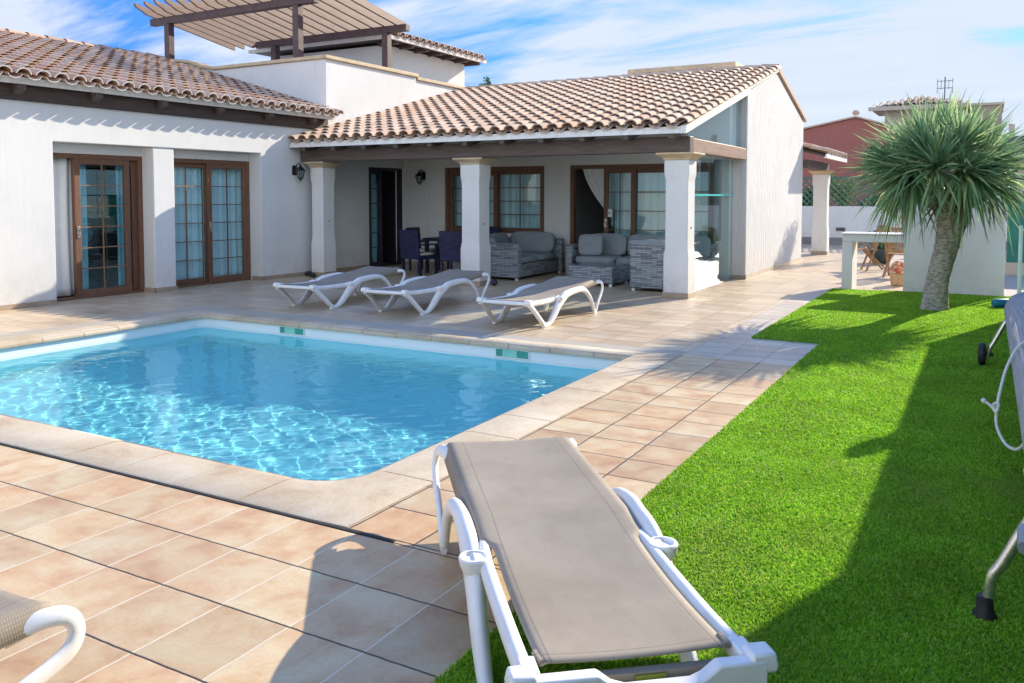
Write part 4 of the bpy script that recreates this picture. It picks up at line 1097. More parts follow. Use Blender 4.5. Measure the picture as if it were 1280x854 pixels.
# ------------------------------------------------------------------ pool cover reel on the right
t = thing('pool_cover_reel', 'steel pool cover reel with a rolled grey cover in the shade at the right edge', 'cover reel', (0.33, 6.2, 0))
m = MB(); K = 26; vs = []
ry0, ry1 = 3.75, 8.9
for y, rr in ((ry0, 0.02), (ry0, 0.165), (ry0 + 0.03, 0.18), (ry1 - 0.03, 0.18), (ry1, 0.165), (ry1, 0.02)):
    for j in range(K):
        a = 2 * PI * j / K; vs.append((0.335 + rr * math.cos(a), y, 0.56 + rr * math.sin(a)))
m.add(vs, [(i * K + j, (i + 1) * K + j, (i + 1) * K + (j + 1) % K, i * K + (j + 1) % K) for i in range(5) for j in range(K)])
def roll_mat():
    m, nt, out = new_mat('ribbed_grey_cover')
    p = objco(nt); s = N(nt, 'SeparateXYZ', None, Vector=p)
    ang = M_(nt, 'ARCTAN2', M_(nt, 'SUBTRACT', s.outputs[2], 0.56), M_(nt, 'SUBTRACT', s.outputs[0], 0.005))
    f = noise(nt, N(nt, 'CombineXYZ', None, X=M_(nt, 'MULTIPLY', ang, 9.0), Y=M_(nt, 'MULTIPLY', s.outputs[1], 0.8), Z=0.0).outputs[0], 2.2, 4, 0.7)
    rib = M_(nt, 'PINGPONG', M_(nt, 'MULTIPLY', ang, 12.0), 0.5)
    c = ramp(nt, f, [(0.3, (0.20, 0.20, 0.22)), (0.7, (0.50, 0.49, 0.50))])
    bsdf(nt, out, c, 0.7, bump(nt, M_(nt, 'ADD', rib, f), 0.6, 0.01), 0.3); return m
build('rolled_cover', m, roll_mat(), t, smooth=True, auto=50)
m = MB(); m.tube([(0.335, ry0 - 0.22, 0.56), (0.335, ry1 + 0.2, 0.56)], 0.03, 12); build('axle', m, STEEL, t, smooth=True)
for (y, wheel) in ((9.02, True), (3.58, False)):
    m = MB()
    for s in (-1, 1):
        m.tube(spline([(0.335 + s * 0.02, y, 0.585), (0.335 + s * 0.14, y, 0.47), (0.335 + s * 0.25, y, 0.24), (0.335 + s * 0.285, y, 0.17), (0.335 + s * 0.305, y, 0.07 if wheel else 0.0)], 4), 0.021, 10)
    m.tube([(0.335, y - 0.03, 0.56), (0.335, y + 0.03, 0.56)], 0.06, 14)
    lo_ = build('leg_frame', m, STEEL, t, smooth=True)
    for s in (-1, 1):
        m = MB()
        if wheel:
            xw = 0.335 + s * 0.345
            v = []; prof_ = [(0.02, -0.032), (0.085, -0.032), (0.102, -0.022), (0.108, 0), (0.102, 0.022), (0.085, 0.032), (0.02, 0.032)]; n = 20
            for (rr, a) in prof_:
                for j in range(n):
                    q = 2 * PI * j / n; v.append((xw + a, y + rr * math.cos(q), 0.122 + rr * math.sin(q)))
            m.add(v, [(i * n + j, i * n + (j + 1) % n, (i + 1) * n + (j + 1) % n, (i + 1) * n + j) for i in range(6) for j in range(n)])
            m.tube([(0.335 + s * 0.25, y, 0.122), (xw + s * 0.035, y, 0.122)], 0.018, 10)
            build('wheel', m, RUBBER, lo_, smooth=True, auto=50)
        else:
            m.lathe([(0.042, 0.012), (0.042, 0.03), (0.030, 0.05), (0.028, 0.10)], (0.335 + s * 0.305, y, 0.0), 14); build('foot_cap', m, RUBBER, lo_, smooth=True, auto=50)
m = MB(); m.bar((0.335, 3.52, 0.56), (0.16, 3.50, 0.40), 0.035, 0.02, up=(0, 1, 0)); build('crank', m, NAVY, t, bevel=0.004)
m = MB(); m.tube([(0.145, 3.50, 0.405), (0.145, 3.36, 0.385)], [0.022, 0.026], 12); build('crank_handle', m, simple('grey_plastic', (0.25, 0.27, 0.30), 0.4, 0.1, 9), t, smooth=True)
m = MB(); m.lathe([(0.01, 0.0), (0.19, 0.0), (0.19, 0.02), (0.01, 0.02)], (0, 0, 0), 24)
m.v = [(0.335 + x, 3.72 - z, 0.56 + y) for x, y, z in m.v]; build('end_disc', m, WPLAST, t, bevel=0.004)
rp = spline([(0.40, 6.0, 0.735), (0.22, 5.95, 0.72), (0.135, 5.85, 0.60), (0.09, 5.7, 0.44), (0.075, 5.6, 0.33), (0.085, 5.55, 0.26), (0.13, 5.45, 0.20), (0.19, 5.35, 0.22), (0.24, 5.3, 0.36)], 6)
m = MB(); m.tube(rp, 0.0085, 8)
kn = spline([(0.075, 5.62, 0.36), (0.06, 5.61, 0.39), (0.085, 5.6, 0.40), (0.075, 5.6, 0.35), (0.05, 5.62, 0.375), (0.02, 5.63, 0.395)], 5); m.tube(kn, 0.0085, 8); m.ball((0.01, 5.635, 0.40), 0.016, 8, 6)
o = build('rope', m, ROPE, None, smooth=True); tag(o, 'thin white rope with a knot hanging in a loop from the rolled pool cover', 'rope')

# ------------------------------------------------------------------ dragon tree
def frond_crown(heads, per, seed):
    rg = np.random.default_rng(seed); V = []; F = []; o = 0
    for (hx, hy, hz, ax, Ls, up) in heads:
        a = Vector(ax).normalized(); b = a.orthogonal().normalized(); c = a.cross(b)
        for i in range(int(per)):
            th = rg.uniform(0, 2 * PI); ph = 0.10 + 0.80 * rg.random() ** 0.8 + (0.65 * rg.random() if rg.random() < 0.25 else 0) if up else 0.15 + 1.35 * rg.random() ** 0.8
            d0 = (a * math.cos(ph) + (b * math.cos(th) + c * math.sin(th)) * math.sin(ph)).normalized()
            L = Ls * rg.uniform(0.72, 1.12); wd = 0.021 * rg.uniform(0.8, 1.25); droop = (0.06 + 0.32 * (ph / 1.5) ** 1.6 + (0 if up else 0.16)) * rg.uniform(0.5, 1.5)
            sd = d0.cross(Vector((0, 0, 1)));
            if sd.length < 0.05: sd = Vector((1, 0, 0))
            sd.normalize(); sd = (sd + Vector(rg.normal(0, 0.35, 3))).normalized()
            base = Vector((hx, hy, hz)) + a * rg.uniform(-0.10, 0.06)
            pts = []
            for k, (tt, ww) in enumerate(((0, 0.9), (0.3, 1.0), (0.62, 0.78), (1.0, 0.05))):
                p = base + d0 * (L * tt) + Vector((0, 0, -droop * L * tt * tt))
                nrm = sd.cross(d0)
                pts += [p - sd * wd * ww + nrm * wd * 0.35 * ww, p - nrm * 0.0, p + sd * wd * ww + nrm * wd * 0.35 * ww]
            V += pts
            for k in range(3):
                q = o + 3 * k; F += [(q, q + 1, q + 4, q + 3), (q + 1, q + 2, q + 5, q + 4)]
            o += 12
    m = MB(); m.v = [tuple(v) for v in V]; m.f = F; m.mi = [0] * len(F); m.uv = [None] * len(F)
    return m
def leaf_mat(name, lo, mid, hi, trans=0.35):
    m, nt, out = new_mat(name)
    gi = nt.nodes.new('ShaderNodeNewGeometry')
    c = ramp(nt, gi.outputs['Random Per Island'], [(0.0, lo), (0.55, mid), (1.0, hi)])
    b = bsdf(nt, None, c, 0.42, None, 0.5); tl = N(nt, 'BsdfTranslucent', None, Color=c)
    mx = N(nt, 'MixShader', None, Fac=trans); nt.links.new(b.outputs[0], mx.inputs[1]); nt.links.new(tl.outputs[0], mx.inputs[2]); nt.links.new(mx.outputs[0], out.inputs[0])
    return m
DRACO = leaf_mat('dragon_tree_leaf', (0.10, 0.20, 0.10), (0.22, 0.37, 0.18), (0.50, 0.60, 0.29), 0.45)
dt = thing('dragon_tree', 'dragon tree with thick grey trunk and wide spiky green crown on the lawn', 'tree', (-0.62, 13.12, 0.0))
m = MB()
ctrl = [(-0.63, 13.16, -0.02, .205), (-0.615, 13.16, 0.10, .172), (-0.585, 13.16, 0.35, .155), (-0.535, 13.16, 0.65, .150), (-0.475, 13.16, 0.95, .160), (-0.42, 13.16, 1.20, .185), (-0.42, 13.16, 1.42, .235), (-0.44, 13.16, 1.62, .19)]
sp = spline(ctrl, 7); rj = random.Random(3)
n = 26; v = []
for i, p in enumerate(sp):
    for j in range(n):
        a = 2 * PI * j / n; rr = p[3] * (1 + 0.05 * math.sin(3 * a + i * .3) + 0.03 * rj.uniform(-1, 1) + 0.025 * math.sin(i * 1.7))
        if i < 4: rr *= 1 + 0.10 * max(0, math.sin(5 * a)) * (4 - i) / 4
        v.append((p[0] + rr * math.cos(a), p[1] + rr * math.sin(a), p[2]))
m.add(v, [(i * n + j, i * n + (j + 1) % n, (i + 1) * n + (j + 1) % n, (i + 1) * n + j) for i in range(len(sp) - 1) for j in range(n)])
def bark():
    mm, nt, out = new_mat('grey_scarred_bark'); p = objco(nt)
    f = noise(nt, scaled(nt, p, (6, 6, 14)), 2.0, 6, 0.7, 0.8); vo = N(nt, 'TexVoronoi', None, Vector=scaled(nt, p, (9, 9, 20)), Scale=1.6).outputs[0]
    h = M_(nt, 'ADD', f, M_(nt, 'MULTIPLY', vo, 0.6))
    c = ramp(nt, h, [(0.35, (0.14, 0.125, 0.105)), (0.7, (0.33, 0.295, 0.255)), (0.95, (0.50, 0.46, 0.40))])
    bsdf(nt, out, c, 0.9, bump(nt, h, 0.9, 0.03), 0.2); return mm
BARK = bark()
heads = []; bm_ = m
hs = [(-1.02, 13.0, 2.00, -.85, -.2, .50), (-0.95, 13.35, 2.15, -.55, .5, .9), (-0.75, 12.85, 2.20, -.25, -.55, 1.0), (-0.55, 13.25, 2.33, 0.0, .1, 1.0), (-0.35, 12.90, 2.20, .25, -.5, 1.0), (-0.18, 13.30, 2.14, .55, .35, .9), (-0.08, 13.0, 1.98, .9, -.1, .55),
      (-0.88, 12.70, 1.92, -.6, -.9, .35), (-0.30, 12.68, 1.92, .45, -.95, .4), (-0.60, 12.60, 1.98, 0, -1, .6), (-0.62, 13.6, 2.05, .1, .9, .7), (-1.10, 13.4, 1.86, -1, .35, .15), (0.02, 13.3, 1.84, 1, .35, .15), (-0.98, 12.80, 1.86, -.8, -.55, .05), (-0.2, 12.80, 1.86, .75, -.6, .05)]
for (x, y, z, ax, ay, az_) in hs:
    b0 = Vector((-0.46, 13.16, 1.42)); e = Vector((x, y, z)); mid = b0.lerp(e, 0.5) + Vector(((x + .6) * .25, (y - 13.16) * .25, -0.05))
    bm_.tube(spline([tuple(b0), tuple(mid), tuple(e)], 4), [0.10, 0.09, 0.08, 0.075, 0.07, 0.065, 0.06, 0.055, 0.05], 8)
    heads.append((x, y, z, (ax, ay, az_), 0.84 if az_ > 0.45 else 0.70, az_ > 0.45))
build('trunk', bm_, BARK, dt, smooth=True, auto=180)
build('crown', frond_crown(heads, 110, 5), DRACO, dt)
dead = [(-0.85, 12.95, 1.62, (-.6, -.5, -.75), 0.52, False), (-0.25, 12.95, 1.62, (.6, -.5, -.75), 0.52, False), (-0.5, 12.85, 1.60, (0, -.8, -.8), 0.5, False), (-0.95, 13.2, 1.70, (-.9, .1, -.6), 0.5, False), (0.0, 13.2, 1.70, (.9, .1, -.6), 0.5, False)]
build('dead_leaf', frond_crown(dead, 13, 9), leaf_mat('dry_brown_leaf', (0.16, 0.11, 0.07), (0.28, 0.20, 0.12), (0.38, 0.30, 0.2), 0.2), dt)

# ------------------------------------------------------------------ outdoor counter with tall white screen wall
t = thing('outdoor_counter', 'white outdoor counter with an open bay and a tall white end wall', 'counter', (-0.9, 15.6, 0))
m = MB()
m.box(-2.15, -1.985, 15.36, 15.98, -0.02, 0.82); m.box(-2.15, -1.19, 15.36, 15.98, 0.82, 0.95); m.box(-1.19, 0.26, 15.36, 15.66, -0.02, 1.60)
build('body', m, WHITE, t, bevel=0.012)
m = MB(); m.box(-2.18, -1.195, 15.33, 16.01, 0.95, 0.968); build('worktop', m, simple('pale_worktop', (0.72, 0.71, 0.69), 0.4, 0.08, 4), t, bevel=0.004)

# folding teak chairs, planter, basket behind the counter
def teak_chair(label, loc, rz):
    t = thing('folding_chair', label, 'chair', loc, rz, 'folding teak garden chairs')
    m = MB()
    for s in (-1, 1): m.bar((0.20, s * 0.22, 0.0), (-0.16, s * 0.22, 0.98), 0.035, 0.05, up=(0, 1, 0))
    build('back_post', m, TEAK, t, local=True, bevel=0.004)
    for s in (-1, 1):
        m = MB(); m.bar((-0.24, s * 0.19, 0.0), (0.22, s * 0.19, 0.46), 0.03, 0.05, up=(0, 1, 0)); build('leg', m, TEAK, t, local=True)
        m = MB(); m.bar((-0.08, s * 0.245, 0.66), (0.36, s * 0.245, 0.66), 0.045, 0.022); m.bar((0.24, s * 0.245, 0.44), (0.28, s * 0.245, 0.65), 0.03, 0.03, up=(0, 1, 0)); build('armrest', m, TEAK, t, local=True)
    m = MB()
    for k in range(6): m.box(-0.02 + 0.075 * k, 0.04 + 0.075 * k, -0.21, 0.21, 0.44, 0.458)
    build('seat', m, TEAK, t, local=True)
    m = MB()
    for z, x in ((0.50, 0.016), (0.95, -0.15)): m.bar((x, -0.21, z), (x, 0.21, z), 0.03, 0.06)
    for k in range(7): m.bar((0.012, -0.18 + 0.06 * k, 0.50), (-0.148, -0.18 + 0.06 * k, 0.95), 0.032, 0.014, up=(1, 0, 0))
    build('backrest', m, TEAK, t, local=True)
    return t
tc = teak_chair('folding teak garden chair turned away behind the open bay of the white counter', (-1.52, 18.3, 0.002), R(78))
dup(tc, (-2.10, 19.6, 0.002), R(200), 'folding teak garden chair farther back, its slanted back showing over the counter')
t = thing('planter', 'dark shallow bowl planter with a leafy green plant on the patio behind the counter', 'planter', (-2.2, 21.9, 0))
m = MB(); m.lathe([(0.16, 0.002), (0.22, 0.06), (0.36, 0.28), (0.40, 0.36), (0.37, 0.36), (0.33, 0.30)], (-2.2, 21.9, 0), 20); build('bowl', m, CLAYPOT, t, smooth=True, auto=50)
def leafball(c, r, n, size, seed, flat=1.0):
    rg = np.random.default_rng(seed); m = MB()
    for i in range(n):
        d0 = Vector(rg.normal(0, 1, 3)); d0.normalize(); rad = rg.random() ** 0.4
        rad *= 0.82 + 0.25 * math.sin(5.3 * d0.x + seed) * math.cos(4.1 * d0.z + d0.y * 3)
        p = Vector(c) + Vector((d0.x * r[0], d0.y * r[1], d0.z * r[2])) * rad
        a = Vector(rg.normal(0, 1, 3)).normalized(); b = a.orthogonal().normalized() * (size * rg.uniform(.25, .45)); a = a * size * rg.uniform(.6, 1.2)
        m.add([p - a * .5, p + b * .5, p + a * .5, p - b * .5], [(0, 1, 2, 3)])
    return m
LEAFG = leaf_mat('green_leaves', (0.02, 0.06, 0.015), (0.05, 0.12, 0.03), (0.12, 0.2, 0.05))
LEAFY = leaf_mat('yellow_green_leaves', (0.08, 0.12, 0.02), (0.17, 0.22, 0.05), (0.30, 0.32, 0.10))
LEAFD = leaf_mat('dark_leaves', (0.015, 0.045, 0.015), (0.03, 0.08, 0.025), (0.07, 0.13, 0.04))
build('plant', leafball((-2.2, 21.9, 0.55), (0.36, 0.36, 0.34), 420, 0.13, 3), LEAFG, t)
t = thing('basket', 'tan woven basket with a red patterned cloth on the patio beside the counter bay', 'basket', (-1.33, 16.5, 0))
m = MB(); m.sqlathe([(0.10, 0.002), (0.11, 0.02), (0.13, 0.20), (0.125, 0.24), (0.11, 0.235)], (-1.36, 16.5, 0), kx=1.0, ky=0.8); build('body', m, simple('tan_wicker', (0.42, 0.29, 0.17), 0.8, 0.25, 18, 0.6, 60), t, bevel=0.01)
m = MB()
def cl_(a, b):
    th = a * 2 * PI; rr = 0.15 * (1 - b) + 0.02; z = 0.22 + 0.22 * math.sin(b * PI / 2) + 0.02 * math.sin(th * 3) * (1 - b)
    return (-1.36 + rr * math.cos(th) * (1 + .15 * math.sin(3 * th)), 16.5 + rr * 0.85 * math.sin(th), z)
m.sheet(cl_, 26, 8)
mm, nt, out = new_mat('red_patterned_cloth'); p = objco(nt)
c = ramp(nt, noise(nt, p, 11, 3, 0.6, 1.5), [(0.40, (0.36, 0.06, 0.03)), (0.50, (0.50, 0.20, 0.10)), (0.58, (0.60, 0.50, 0.42)), (0.66, (0.32, 0.05, 0.03))], 'CONSTANT'); bsdf(nt, out, c, 0.85)
build('cloth', m, mm, t, smooth=True, auto=180)

# blue hose/float lying on the lawn at the right
m = MB(); m.tube(spline([(0.10, 13.75, 0.075), (0.20, 13.80, 0.085), (0.40, 13.95, 0.08), (0.72, 14.1, 0.08)], 5), [0.05, 0.055, 0.06] + [0.062] * 13, 12)
o = build('foam_tube', m, BLUEH, None, smooth=True); tag(o, 'blue foam tube lying on the sunlit lawn below the tall white end wall', 'float')

# ------------------------------------------------------------------ boundaries
GF = 'green garden fence panels'
t = thing('privacy_fence', 'tall green netted garden fence with posts running along the right side of the lawn', 'fence', (0.80, 6.0, 0))
m = MB(); m.box(0.785, 0.815, 7.7, 14.0, 0.002, 2.05); build('panel', m, GREENNET, t)
m = MB(); m.box(0.785, 0.815, -2.5, 7.699, 0.002, 2.58); build('tall_panel', m, GREENNET, t)  # out of view, taller section added to widen the shadow on the near lawn
for y in (2.05, 6.05, 10.05, 13.95):
    m = MB(); m.box(0.76, 0.84, y - 0.05, y + 0.05, 0.0, 2.08); 
    if y < 13: m.lathe([(0.03, 0), (0.07, 0.05), (0.10, 0.14), (0.09, 0.22), (0.03, 0.30)], (0.80, y, 2.08), 10)
    build('post', m, GREENNET, t, bevel=0.004)
t = thing('side_fence', 'dark green netting fence at the right edge behind the tall white end wall', 'fence', (1.6, 17.6, 0))
m = MB(); m.box(0.36, 3.6, 19.9, 19.93, 0.25, 1.62); build('panel', m, GREENNET, t)
m = MB(); m.box(0.30, 3.6, 19.86, 19.97, 0.0, 0.25); build('kerb_base', m, BEIGEW, t)
t = thing('side_gate', 'low pale green metal railing gate at the right edge beside the pebbles', 'gate', (1.2, 15.9, 0))
m = MB()
for k in range(9): m.tube([(0.50 + 0.12 * k, 15.9 - 0.01 * k, 0.03), (0.50 + 0.12 * k, 15.9 - 0.01 * k, 1.05)], 0.012, 6)
m.tube([(0.48, 15.9, 1.05), (1.5, 15.8, 1.05)], 0.018, 8); m.tube([(0.48, 15.9, 0.10), (1.5, 15.8, 0.10)], 0.018, 8); m.tube([(0.48, 15.9, 0.0), (0.48, 15.9, 1.12)], 0.028, 8)
build('railing', m, simple('pale_green_metal', (0.25, 0.42, 0.38), 0.4, 0.1, 6), t, smooth=True)
g = MB(); g.box(0.27, 2.5, 15.35, 19.8, -0.01, 0.006); struct('pebble_bed', g, PEBBLE)
# rear garden wall
t = thing('garden_wall', 'long white rendered garden wall closing the patio behind the counter', 'wall', (-2.0, 29.4, 0))
m = MB(); m.box(-9, 3.6, 29.3, 29.5, -0.05, 1.26); build('body', m, WHITE, t, bevel=0.01)
m = MB(); m.box(-9, 3.6, 29.285, 29.299, 0.0, 0.24); build('dark_plinth', m, simple('grey_plinth', (0.20, 0.20, 0.21), 0.7, 0.2, 5), t)
o = MB(); o.box(-4.30, -4.02, 29.275, 29.299, 0.46, 0.57)
for k in range(4): o.box(-4.28, -4.04, 29.268, 29.276, 0.475 + 0.023 * k, 0.485 + 0.023 * k)
o = build('air_vent', o, simple('dark_vent', (0.09, 0.09, 0.10), 0.5), None); tag(o, 'small dark louvred vent on the white rear garden wall', 'vent')
t = thing('lattice_fence', 'green lattice fence standing on top of the white rear garden wall', 'fence', (-2.0, 29.4, 1.26))
m = MB()
for k in range(64):
    x = -8.9 + 0.2 * k
    m.bar((x, 29.36, 1.265), (x + 0.90, 29.36, 2.165), 0.035, 0.012, up=(0, 1, 0)); m.bar((x + 0.90, 29.385, 1.265), (x, 29.385, 2.165), 0.035, 0.012, up=(0, 1, 0))
build('lattice', m, simple('green_lattice', (0.03, 0.13, 0.10), 0.6, 0.15, 4), t)
m = MB(); m.box(-9, 4.6, 29.35, 29.40, 2.165, 2.22); build('rail', m, simple('green_rail', (0.03, 0.13, 0.10), 0.6, 0.15, 4), t)
# hedge shrubs behind lattice, small tree whose shade falls on the gable wall
def tree(name, label, cat, base, trunk_h, r, n, size, mat, seed, rt=0.05, grp=None, lobes=5, cz=None):
    t = thing(name, label, cat, base, 0, grp); rg = random.Random(seed)
    m = MB(); top = Vector(base) + Vector((0, 0, trunk_h + r[2] * .5))
    m.tube(spline([(base[0], base[1], base[2] - 0.02), (base[0] + rg.uniform(-.05, .05), base[1], base[2] + trunk_h * .5), tuple(top)], 4), [rt * (1 - 0.06 * k) for k in range(9)], 8)
    cc = Vector(base) + Vector((0, 0, trunk_h + r[2])); cr = MB()
    for k in range(lobes):
        a = 2 * PI * k / lobes + rg.random(); q = cc + Vector((math.cos(a) * r[0] * .5, math.sin(a) * r[1] * .5, rg.uniform(-.45, .55) * r[2]))
        m.tube([tuple(Vector(base) + Vector((0, 0, trunk_h * .8))), tuple(q)], [rt * .5, rt * .2], 6)
        lb = leafball(tuple(q), (r[0] * .62, r[1] * .62, r[2] * .55), n // lobes, size, seed * 10 + k)
        cr.add(lb.v, lb.f)
    build('trunk', m, BARK, t, smooth=True, auto=180); build('crown', cr, mat, t)
    return t
tree('shrub', 'sunlit yellow green shrub rising behind the green lattice fence', 'shrub', (-4.35, 30.6, 0), 1.0, (0.55, 0.5, 0.75), 1500, 0.13, LEAFY, 21)
for k, (x, h, lab) in enumerate(((-3.2, 0.9, 'dark green hedge shrub behind the lattice fence just right of the yellow shrub'), (-1.9, 1.0, 'dark green hedge shrub behind the lattice fence directly behind the dragon tree'), (-5.6, 0.8, 'dark green hedge shrub behind the lattice fence close to the villa gable'))):
    tree('shrub', lab, 'shrub', (x, 30.4, 0), 0.5, (0.75, 0.5, h), 1300, 0.15, LEAFD, 31 + k)
tree('small_tree', 'slim young leafy tree standing on the patio behind the dragon tree crown', 'tree', (-2.45, 24.6, 0), 1.7, (0.55, 0.55, 0.75), 1500, 0.13, LEAFD, 41, 0.035)
tree('tall_tree', 'tree tip showing above the porch roof just right of the upper storey', 'tree', (-15.95, 27.0, 0), 3.9, (0.6, 0.6, 1.0), 1400, 0.18, LEAFG, 51, 0.10)
tree('tall_tree', 'lower tree tip barely showing above the middle of the porch ridge', 'tree', (-13.7, 27.0, 0), 3.7, (0.6, 0.6, 0.98), 1200, 0.18, LEAFD, 61, 0.10)
# garden wall behind the viewer, mirrored in the porch glass
t = thing('boundary_wall', 'white boundary wall with terracotta capping mirrored in the porch sliding door', 'wall', (-6, -3.6, 0))
m = MB(); m.box(-20, 6, -3.75, -3.6, -0.05, 1.75); build('body', m, WHITE, t)
m = MB(); m.prism([(-3.55, 1.75), (-3.675, 1.86), (-3.80, 1.75)], 'x', -20, 6); build('capping', m, CLAY, t)
for k in range(6):
    m = MB(); cx_ = -8.2 + 0.8 * k
    m.tube([(cx_ + 0.22 * math.cos(a * PI / 12), -3.59, 1.35 + 0.22 * math.sin(a * PI / 12)) for a in range(25)], 0.03, 6, cap=False); m.lathe([(0.05, 0)], (cx_, -3.59, 1.35), 3) if False else None
    build('ring_ornament', m, BEIGEW, t, smooth=True)

# ------------------------------------------------------------------ neighbouring houses
def house_gable(name, label, x0, x1, y0, y1, zw, zp, wall, ridge_x):
    t = thing(name, label, 'house', ((x0 + x1) / 2, y0, 0))
    m = MB(); m.prism([(x0, -0.05), (x1, -0.05), (x1, zw[1]), (ridge_x, zp), (x0, zw[0])], 'y', y0, y1); build('wall', m, wall, t)
    m = MB(); m.prism([(x0 - .2, zw[0] - .02), (ridge_x, zp + .02), (x1 + .2, zw[1] - .02), (x1 + .2, zw[1] + .06), (ridge_x, zp + .09), (x0 - .2, zw[0] + .06)], 'y', y0 - 0.12, y1 + .1); build('roof', m, CLAYD, t)
    return t
rh = house_gable('red_house', 'dull red neighbouring house with a low gable behind the rear garden', -9.5, -1.2, 40, 48, (4.15, 3.75), 5.02, REDW, -5.14)
m = MB(); m.lathe([(0.12, 0), (0.16, 0.12), (0.10, 0.2)], (-5.14, 40.0, 5.15), 10); build('ridge_cap', m, CLAYD, rh)
th = thing('tiled_house', 'beige neighbouring house with a hipped tile roof rising behind the dragon tree', 'house', (-3.0, 46, 0))
m = MB(); m.box(-4.6, -1.2, 46.3, 50, -0.05, 5.95); build('wall', m, BEIGEW, th)
hx0, hx1, hy0, hy1, hz = -5.3, -0.92, 45.7, 50.5, 5.95
mb = clay_roof('r', (hx0, hy0, hz + 0.08), (1, 0, 0), (0, 1, 0.27), hx1 - hx0, 2.2, 0.30, 0.40, None, True, skip=lambda u, v: v > min(u, (hx1 - hx0) - u) + 0.05)
build('roof', mb, [CLAYD, MORTAR], th, smooth=True, auto=50)
m = MB(); m.add([(hx0, hy0, hz), (hx1, hy0, hz), (hx1, hy1, hz), (hx0, hy1, hz), (-3.1, 48.1, hz + .62)], [(3, 2, 1, 0), (0, 1, 4), (1, 2, 4), (2, 3, 4), (3, 0, 4)]); build('roof_boarding', m, DARKWOOD, th)
m = MB(); m.box(hx0, hx1, hy0 - .03, hy0 + .05, hz - .14, hz + .05); build('eave_fascia', m, BEIGEW, th)
t = thing('aerial', 'thin grey television aerial on the tiled neighbouring roof', 'aerial', (-2.0, 47.5, 6.3))
m = MB(); m.tube([(-2.0, 47.5, 6.2), (-2.0, 47.5, 7.5)], 0.03, 6)
build('mast', m, simple('grey_metal', (0.10, 0.10, 0.11), 0.5, 0.1, 5, metal=0.5), t)
m = MB(); m.tube([(-2.34, 47.5, 6.95), (-1.66, 47.5, 6.95)], 0.016, 5); m.tube([(-2.34, 47.5, 7.30), (-1.66, 47.5, 7.30)], 0.016, 5)
for k in range(5): x = -2.34 + 0.17 * k; m.tube([(x, 47.5, 6.68 if k in (0, 4) else 6.88), (x, 47.5, 7.42 if k in (0, 4) else 7.36)], 0.013, 5)
build('grid', m, simple('grey_metal_rods', (0.12, 0.12, 0.13), 0.5, 0.1, 5), t)
bh = thing('beige_house', 'flat roofed sand coloured neighbouring block behind the right of the dragon tree crown', 'house', (-0.9, 50, 0))
m = MB(); m.box(-2.6, 0.53, 50.6, 56, -0.05, 6.3); build('wall', m, simple('sandy_render', (0.33, 0.28, 0.21), 0.9, 0.15, 2), bh)
m = MB(); m.box(-2.7, 0.62, 50.5, 56.1, 6.3, 6.42); build('roof_coping', m, BEIGEW, bh)
cp_ = thing('carport', 'dark roofed neighbouring carport with a white fascia at the right edge', 'carport', (2.0, 30, 0))
m = MB(); m.box(0.36, 6.0, 30.5, 36, 3.0, 3.45); m.box(0.36, 0.8, 31, 35, -0.02, 3.0); build('roof_block', m, simple('dark_slate_cladding', (0.06, 0.065, 0.08), 0.6, 0.2, 3), cp_)
m = MB(); m.box(0.62, 6.0, 30.40, 30.49, 2.72, 2.90); build('fascia', m, WHITE, cp_)
m = MB(); m.box(0.52, 0.68, 30.9, 31.1, 3.45, 3.85); build('chimney', m, BEIGEW, cp_)
m = MB(); m.box(0.8, 6.0, 30.8, 30.9, -0.02, 3.0); build('wall', m, BEIGEW, cp_)

# ------------------------------------------------------------------ porch furniture
def cushion(m, x0, x1, y0, y1, z0, z1, rot=None, sub=6):
    """soft box: bulged rounded block"""
    cx_, cy_, cz = (x0 + x1) / 2, (y0 + y1) / 2, (z0 + z1) / 2; hx, hy, hz = (x1 - x0) / 2, (y1 - y0) / 2, (z1 - z0) / 2
    bmx = bmesh.new(); bmesh.ops.create_cube(bmx, size=2); bmesh.ops.subdivide_edges(bmx, edges=bmx.edges, cuts=sub, use_grid_fill=True)
    vs = []; ex = 5.0
    for v in bmx.verts:
        c = v.co; r_ = (abs(c.x) ** ex + abs(c.y) ** ex + abs(c.z) ** ex) ** (1 / ex)
        q = Vector((c.x / r_ * hx, c.y / r_ * hy, c.z / r_ * hz))
        if rot: q = rot @ q
        vs.append((cx_ + q.x, cy_ + q.y, cz + q.z))
    bmx.verts.index_update(); fs = [tuple(v.index for v in f.verts) for f in bmx.faces]; bmx.free()
    m.add(vs, fs)
def RX(a): return Matrix.Rotation(a, 3, 'X')
def RYm(a): return Matrix.Rotation(a, 3, 'Y')
def RZm(a): return Matrix.Rotation(a, 3, 'Z')
def feet(t, x0, x1, y0, y1):
    for x in (x0 + .05, x1 - .05):
        for y in (y0 + .05, y1 - .05):
            m = MB(); m.box(x - .025, x + .025, y - .025, y + .025, 0.001, 0.05); build('foot', m, WPLAST, t)
